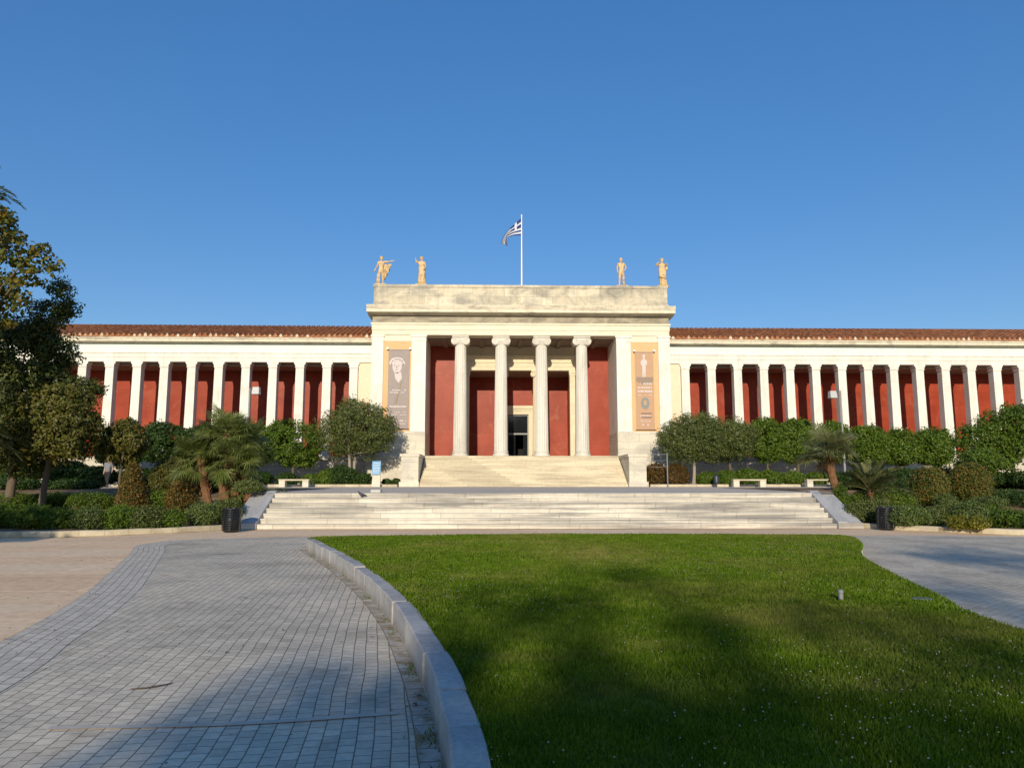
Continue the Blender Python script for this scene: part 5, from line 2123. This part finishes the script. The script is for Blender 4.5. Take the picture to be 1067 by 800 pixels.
tree('loquat_tree', 'broad dull green tree with thick trunk above the left hedge', 'tree', 62, 30.2, 399, 489, 110, 'leaf_loquat', 760, 40, .32, .16, .14, base_x=46, nl=14, shell=.5, blobs=[(-.35, 0, -.2, .6, .65), (.25, -.1, -.15, .65, .7), (0, 0, .35, .7, .6)])
tree('loquat_tree', 'small tree with big pale leaves left of the red cone shrub', 'tree', 130, 31.6, 436, 487, 54, 'leaf_loquat', 260, 34, .22, .19, .07, base_x=129, nl=8, shell=.45, lw=.35)
tree('evergreen_tree', 'dark tree filling the shade at the far left edge', 'tree', -10, 40, 400, 500, 110, 'leaf_dark', 260, 34, .5, .2, .2, shell=.5)

# large trees, right
tree('broadleaf_tree', 'large leafy green tree at the right edge below the pillars', 'tree', 1040, 38.5, 413, 497, 108, 'leaf_bright', 460, 40, .42, .17, .15, base_x=1062, nl=16, shell=.45, blobs=[(-.45, 0, -.15, .5, .6), (.1, -.1, .1, .6, .75), (.55, 0, .3, .55, .65), (-.05, 0, -.35, .6, .55)])
tree('forked_tree', 'small tree with pale bare forked trunk on the right', 'tree', 1022, 33.5, 468, 497, 66, 'leaf_bright', 170, 26, .28, .13, .05, base_x=1034, nl=9, shell=.4, bark='bark_pale')
X = at(1063, 500, 33)[0]


def fan_leaf(V, Q, base, d, size, up):
    """one fan: blades radiating around direction d"""
    d = d / np.linalg.norm(d)
    side = np.cross(d, up)
    side /= np.linalg.norm(side) + 1e-9
    nn = np.cross(side, d)
    nb = 19
    for i in range(nb):
        a = (i / (nb - 1) - .5) * math.radians(215)
        t_ = d * math.cos(a) + side * math.sin(a)
        L = size * (1 - .22 * abs(a) / 1.9) * rng.uniform(.9, 1.08)
        tip = base + t_ * L + nn * L * .10 - np.array([0, 0, 1]) * L * rng.uniform(.02, .4)
        w_ = np.cross(t_, nn) * size * .038
        m_ = base + t_ * L * .55 + nn * L * .08
        b0 = len(V)
        V += [base, m_ + w_, tip, m_ - w_]
        Q.append((b0, b0 + 1, b0 + 2, b0 + 3))


def palm_head(V, Q, mb, c, n_, reach, size, down=-.5):
    for i in range(n_):
        e = math.asin(rng.uniform(math.sin(down), 1.0))
        a = rng.uniform(0, 2 * PI)
        d = np.array([math.cos(a) * math.cos(e), math.sin(a) * math.cos(e), math.sin(e)])
        r_ = reach * rng.uniform(.55, 1.05)
        b_ = np.array(c) + d * r_ - np.array([0, 0, .10 * r_ * math.cos(e)])
        mb.tube([c, (np.array(c) + b_) / 2 + np.array([0, 0, .04]), b_], [.018, .013, .01], 5)
        fan_leaf(V, Q, b_, d + np.array([0, 0, -.12]), size * rng.uniform(.8, 1.15), np.array([0, 0, 1.0]) + rng.normal(0, .25, 3))


Y = 29.5
X0 = at(232, 525, Y)[0]
g0 = gz(X0, Y)
t = thing('fan_palm', (X0, Y, g0), 'clump of fan palms with several rust brown trunks beside the steps', 'palm')
heads = [((222, 528), (209, 492), (211, 474), 0.0, 24), ((231, 524), (229, 500), (230, 468), .5, 30), ((250, 528), (247, 503), (243, 478), -.4, 26), ((240, 526), (236, 500), (226, 455), .9, 28), ((246, 527), (254, 496), (253, 463), .3, 26), ((235, 528), (238, 505), (239, 452), -.2, 22), ((258, 530), (262, 522), (266, 508), -.5, 8)]
V, Q = [], []
pet = MB()
for (bx_, by_), (mx_, my_), (hx_, hy_), dy, nlv in heads:
    b0 = (at(bx_, by_, Y)[0], Y + dy * .4, g0 - .1)
    m0 = (at(mx_, my_, Y)[0], Y + dy * .7, at(mx_, my_, Y)[1])
    h0 = (at(hx_, hy_, Y)[0], Y + dy, at(hx_, hy_, Y)[1])
    mb = MB()
    pts, rad = [], []
    for i in range(26):
        u = i / 25
        p = np.array(b0) * (1 - u) ** 2 + 2 * np.array(m0) * u * (1 - u) + np.array(h0) * u ** 2
        pts.append(p)
        rad.append((.15 + .03 * u) * (1.06 if i % 2 else .93))
    mb.tube(pts, rad, 10)
    # ragged fibre stubs
    for i in range(60):
        u = rng.uniform(.15, 1)
        p = np.array(b0) * (1 - u) ** 2 + 2 * np.array(m0) * u * (1 - u) + np.array(h0) * u ** 2
        a = rng.uniform(0, 2 * PI)
        d = np.array([math.cos(a), math.sin(a), .9])
        mb.tube([p + d * .12 * np.array([1, 1, 0]), p + d * .21], [.028, .008], 4)
    mb.build('trunk', 'palm_fibre', t)
    palm_head(V, Q, pet, h0, int(nlv * 2.2), .95, .62, -.85)
raw_mesh('crown', np.array(V), np.array(Q), 'leaf_palm', t)
pet.build('leaf_stalks', 'leaf_palm', t)


def frond(V, Q, mb, c, a, e, L, sag, lw=.16, nleaf=34):
    """feather frond: arching rachis with leaflets"""
    d = np.array([math.cos(a) * math.cos(e), math.sin(a) * math.cos(e), math.sin(e)])
    pts = []
    for i in range(9):
        u = i / 8
        pts.append(np.array(c) + d * L * u - np.array([0, 0, 1]) * sag * L * u * u)
    mb.tube(pts, [.022 * (1 - .8 * i / 8) for i in range(9)], 5)
    side = np.cross(d, [0, 0, 1.0])
    side /= np.linalg.norm(side) + 1e-9
    for i in range(nleaf):
        u = .12 + .86 * i / nleaf
        k_ = u * 8
        j = min(int(k_), 7)
        p = pts[j] + (pts[j + 1] - pts[j]) * (k_ - j)
        tg = pts[j + 1] - pts[j]
        tg /= np.linalg.norm(tg)
        ll = L * lw * 1.6 * (math.sin(PI * min(u * .9 + .12, 1)) * .8 + .25)
        for s_ in (-1, 1):
            t_ = tg * .75 + side * s_ * .75 + np.array([0, 0, .28 + rng.normal(0, .12)])
            t_ /= np.linalg.norm(t_)
            w_ = np.cross(t_, [0, 0, 1.0])
            w_ = w_ / (np.linalg.norm(w_) + 1e-9) * .022
            tip = p + t_ * ll - np.array([0, 0, .12 * ll])
            m_ = p + t_ * ll * .5
            b0 = len(V)
            V += [p, m_ + w_, tip, m_ - w_]
            Q.append((b0, b0 + 1, b0 + 2, b0 + 3))


def feather_palm(label, base_px, head_px, Y, nfr, L, mat, trunk_r, name='feather_palm', sagr=(.25, .7), curve=.0, lo=-.25):
    bx_ = at(base_px[0], base_px[1], Y)[0]
    hx_, hz_ = at(head_px[0], head_px[1], Y)
    g0 = gz(bx_, Y)
    t = thing(name, (bx_, Y, g0), label, 'palm')
    mb = MB()
    pts, rad = [], []
    for i in range(22):
        u = i / 21
        pts.append((bx_ + (hx_ - bx_) * u + curve * math.sin(PI * u), Y, g0 - .1 + (hz_ - g0 + .1) * u))
        rad.append(trunk_r * (1.15 - .25 * u) * (1.06 if i % 2 else .94))
    mb.tube(pts, rad, 10)
    mb.build('trunk', 'palm_fibre' if trunk_r < .2 else 'bark', t)
    V, Q = [], []
    st_ = MB()
    for i in range(nfr):
        a = 2 * PI * (i * .618) + rng.normal(0, .15)
        e = rng.uniform(lo, 1.35)
        frond(V, Q, st_, (hx_, Y, hz_), a, e, L * rng.uniform(.8, 1.1), rng.uniform(*sagr))
    raw_mesh('crown', np.array(V), np.array(Q), mat, t)
    st_.build('leaf_stalks', mat, t)
    return t


Y = 30.0
bx_, hx_ = at(884, 530, Y)[0], at(862, 470, Y)[0]
hz_ = at(862, 472, Y)[1]
g0 = gz(bx_, Y)
t = thing('leaning_palm', (bx_, Y, g0), 'leaning palm with bushy grey green fan leaves and bare brown trunk by the right ramp', 'palm')
mb = MB()
mb.tube([(bx_ + (hx_ - bx_) * u - .12 * math.sin(PI * u), Y, g0 - .1 + (hz_ - g0 + .1) * u) for u in np.linspace(0, 1, 24)], [(.17 - .03 * i / 23) * (1.07 if i % 2 else .93) for i in range(24)], 10)
for i in range(50):
    u = rng.uniform(.1, 1)
    p = np.array((bx_ + (hx_ - bx_) * u - .12 * math.sin(PI * u), Y, g0 + (hz_ - g0) * u))
    a = rng.uniform(0, 2 * PI)
    d = np.array([math.cos(a), math.sin(a), .9])
    mb.tube([p + d * .12 * np.array([1, 1, 0]), p + d * .2], [.026, .008], 4)
mb.build('trunk', 'palm_fibre', t)
V, Q, pet = [], [], MB()
palm_head(V, Q, pet, (hx_, Y, hz_), 56, .85, .66, -.35)
raw_mesh('crown', np.array(V), np.array(Q), 'leaf_palm_grey', t)
V, Q = [], []
palm_head(V, Q, pet, (hx_, Y, hz_ - .1), 12, .55, .55, -.9)
raw_mesh('dry_leaves', np.array(V), np.array(Q), 'leaf_rust', t)
pet.build('leaf_stalks', 'leaf_palm_grey', t)
feather_palm('low bushy palm with arching grey green fronds on the right', (905, 520), (907, 512), 30.5, 40, 1.9, 'leaf_palm_grey', .16, 'low_palm', (.15, .55), lo=.1)
feather_palm('tall palm mostly beyond the left picture edge, frond tips showing at the top', (-30, 520), (-42, 192), 26.0, 34, 2.1, 'leaf_palm_grey', .24, 'tall_palm')
feather_palm('low palm with pale fronds poking in at the left picture edge', (-34, 520), (-32, 448), 27.0, 26, 1.75, 'leaf_palm_grey', .2, 'low_palm', (.1, .5))

# trees behind the viewer whose shade falls across lawn and path


def shade_tree(X, Y, z0, z1, r, label, clumps, per, ry=None):
    t = thing('shade_tree', (X, Y, 0), label, 'tree', 'tall trees behind the viewpoint')
    ry = ry or r
    bl = [(X, Y, (z0 + z1) / 2, r * .8, ry * .8, (z1 - z0) / 2 * .85), (X - r * .4, Y, z0 + (z1 - z0) * .4, r * .55, ry * .5, (z1 - z0) * .3), (X + r * .4, Y, z0 + (z1 - z0) * .45, r * .55, ry * .5, (z1 - z0) * .3)]
    pts, nrm, cen = crown_points(bl, clumps, per, .6, .2)
    leaves('crown', pts, nrm, .30, .18, 'leaf_dark', t)
    mb = MB()
    limbs(mb, (X, Y, -.1), (X, Y, z0 + (z1 - z0) * .3), cen, .25, 16)
    mb.build('trunk', 'bark', t, 'all')


shade_tree(-2.6, -40, 3.0, 16.6, 6.2, 'dense tree standing well behind the viewer, shading the near lawn', 780, 30)
shade_tree(-3.6, -34, 2.4, 13.2, 5.0, 'dense lower tree well behind the viewer, shading the near left lawn', 760, 30)
shade_tree(5.6, -41, 3.0, 19.2, 6.4, 'dense tree well behind the viewer, shading the right half of the lawn', 900, 30)
shade_tree(14.5, -40, 3.0, 17.6, 5.6, 'dense tree well behind the viewer, shading the right hand path', 650, 30)
shade_tree(-17.0, 3.5, 4.4, 7.4, 2.8, 'tall tree beside the viewer, shading the left planting bed', 110, 22)
shade_tree(1.6, -36, 3.0, 13.8, 5.6, 'dense tree well behind the viewer, between two taller ones', 620, 30)

# ------------------------------------------------------------------ camera, light, sky
cam = bpy.data.cameras.new('Camera')
co = bpy.data.objects.new('Camera', cam)
co.location = (0, 0, CAMH)
co.rotation_euler = (PI / 2 + PITCH, 0, YAW)
cam.sensor_fit = 'HORIZONTAL'
cam.sensor_width = 36
cam.lens = 36 * F / W0
cam.clip_start = .05
cam.clip_end = 3000
COL.objects.link(co)
scene.camera = co

EL, AZ = math.radians(16.5), math.radians(5.5)     # sun behind the viewer, slightly left
sun = bpy.data.lights.new('sun', 'SUN')
sun.energy = 4.5
sun.angle = math.radians(.5)
sun.color = (1.0, .89, .71)
so = bpy.data.objects.new('sun', sun)
so.rotation_euler = (PI / 2 - EL, 0, -AZ)
so.location = (-5, -60, 40)
COL.objects.link(so)

w = bpy.data.worlds.new('World')
scene.world = w
w.use_nodes = True
nt = w.node_tree
bg = nt.nodes['Background']
sky = nt.nodes.new('ShaderNodeTexSky')
sky.sky_type = 'NISHITA'
sky.sun_disc = False
sky.sun_elevation = EL
sky.sun_rotation = PI + AZ
sky.air_density = 1.0
sky.dust_density = .3
sky.ozone_density = 4.0
gm = nt.nodes.new('ShaderNodeGamma')
gm.inputs['Gamma'].default_value = .60
hs = nt.nodes.new('ShaderNodeHueSaturation')
hs.inputs['Hue'].default_value = .513
hs.inputs['Saturation'].default_value = 1.52
hs.inputs['Value'].default_value = 2.3
nt.links.new(sky.outputs[0], gm.inputs['Color'])
nt.links.new(gm.outputs[0], hs.inputs['Color'])
nt.links.new(hs.outputs[0], bg.inputs[0])
bg.inputs[1].default_value = .11

vs_ = scene.view_settings
vs_.view_transform = 'Standard'
vs_.look = 'None'
vs_.exposure = 0
vs_.gamma = 1
for nm_ in ('soil', 'tan_ground', 'paving', 'paving_border', 'gutter_dirt', 'kerb_slabs', 'kerb_grey', 'kerb_cream', 'terrace_paving', 'marble_steps_low', 'marble_steps', 'lawn_turf', 'grass_blade', 'roof_tile', 'antefix', 'pale_course'):
    MATS[nm_].node_tree.nodes['Principled BSDF'].inputs['Specular IOR Level'].default_value = .0
scene.cycles.use_denoising = True
scene.cycles.max_bounces = 6
scene.cycles.transparent_max_bounces = 4
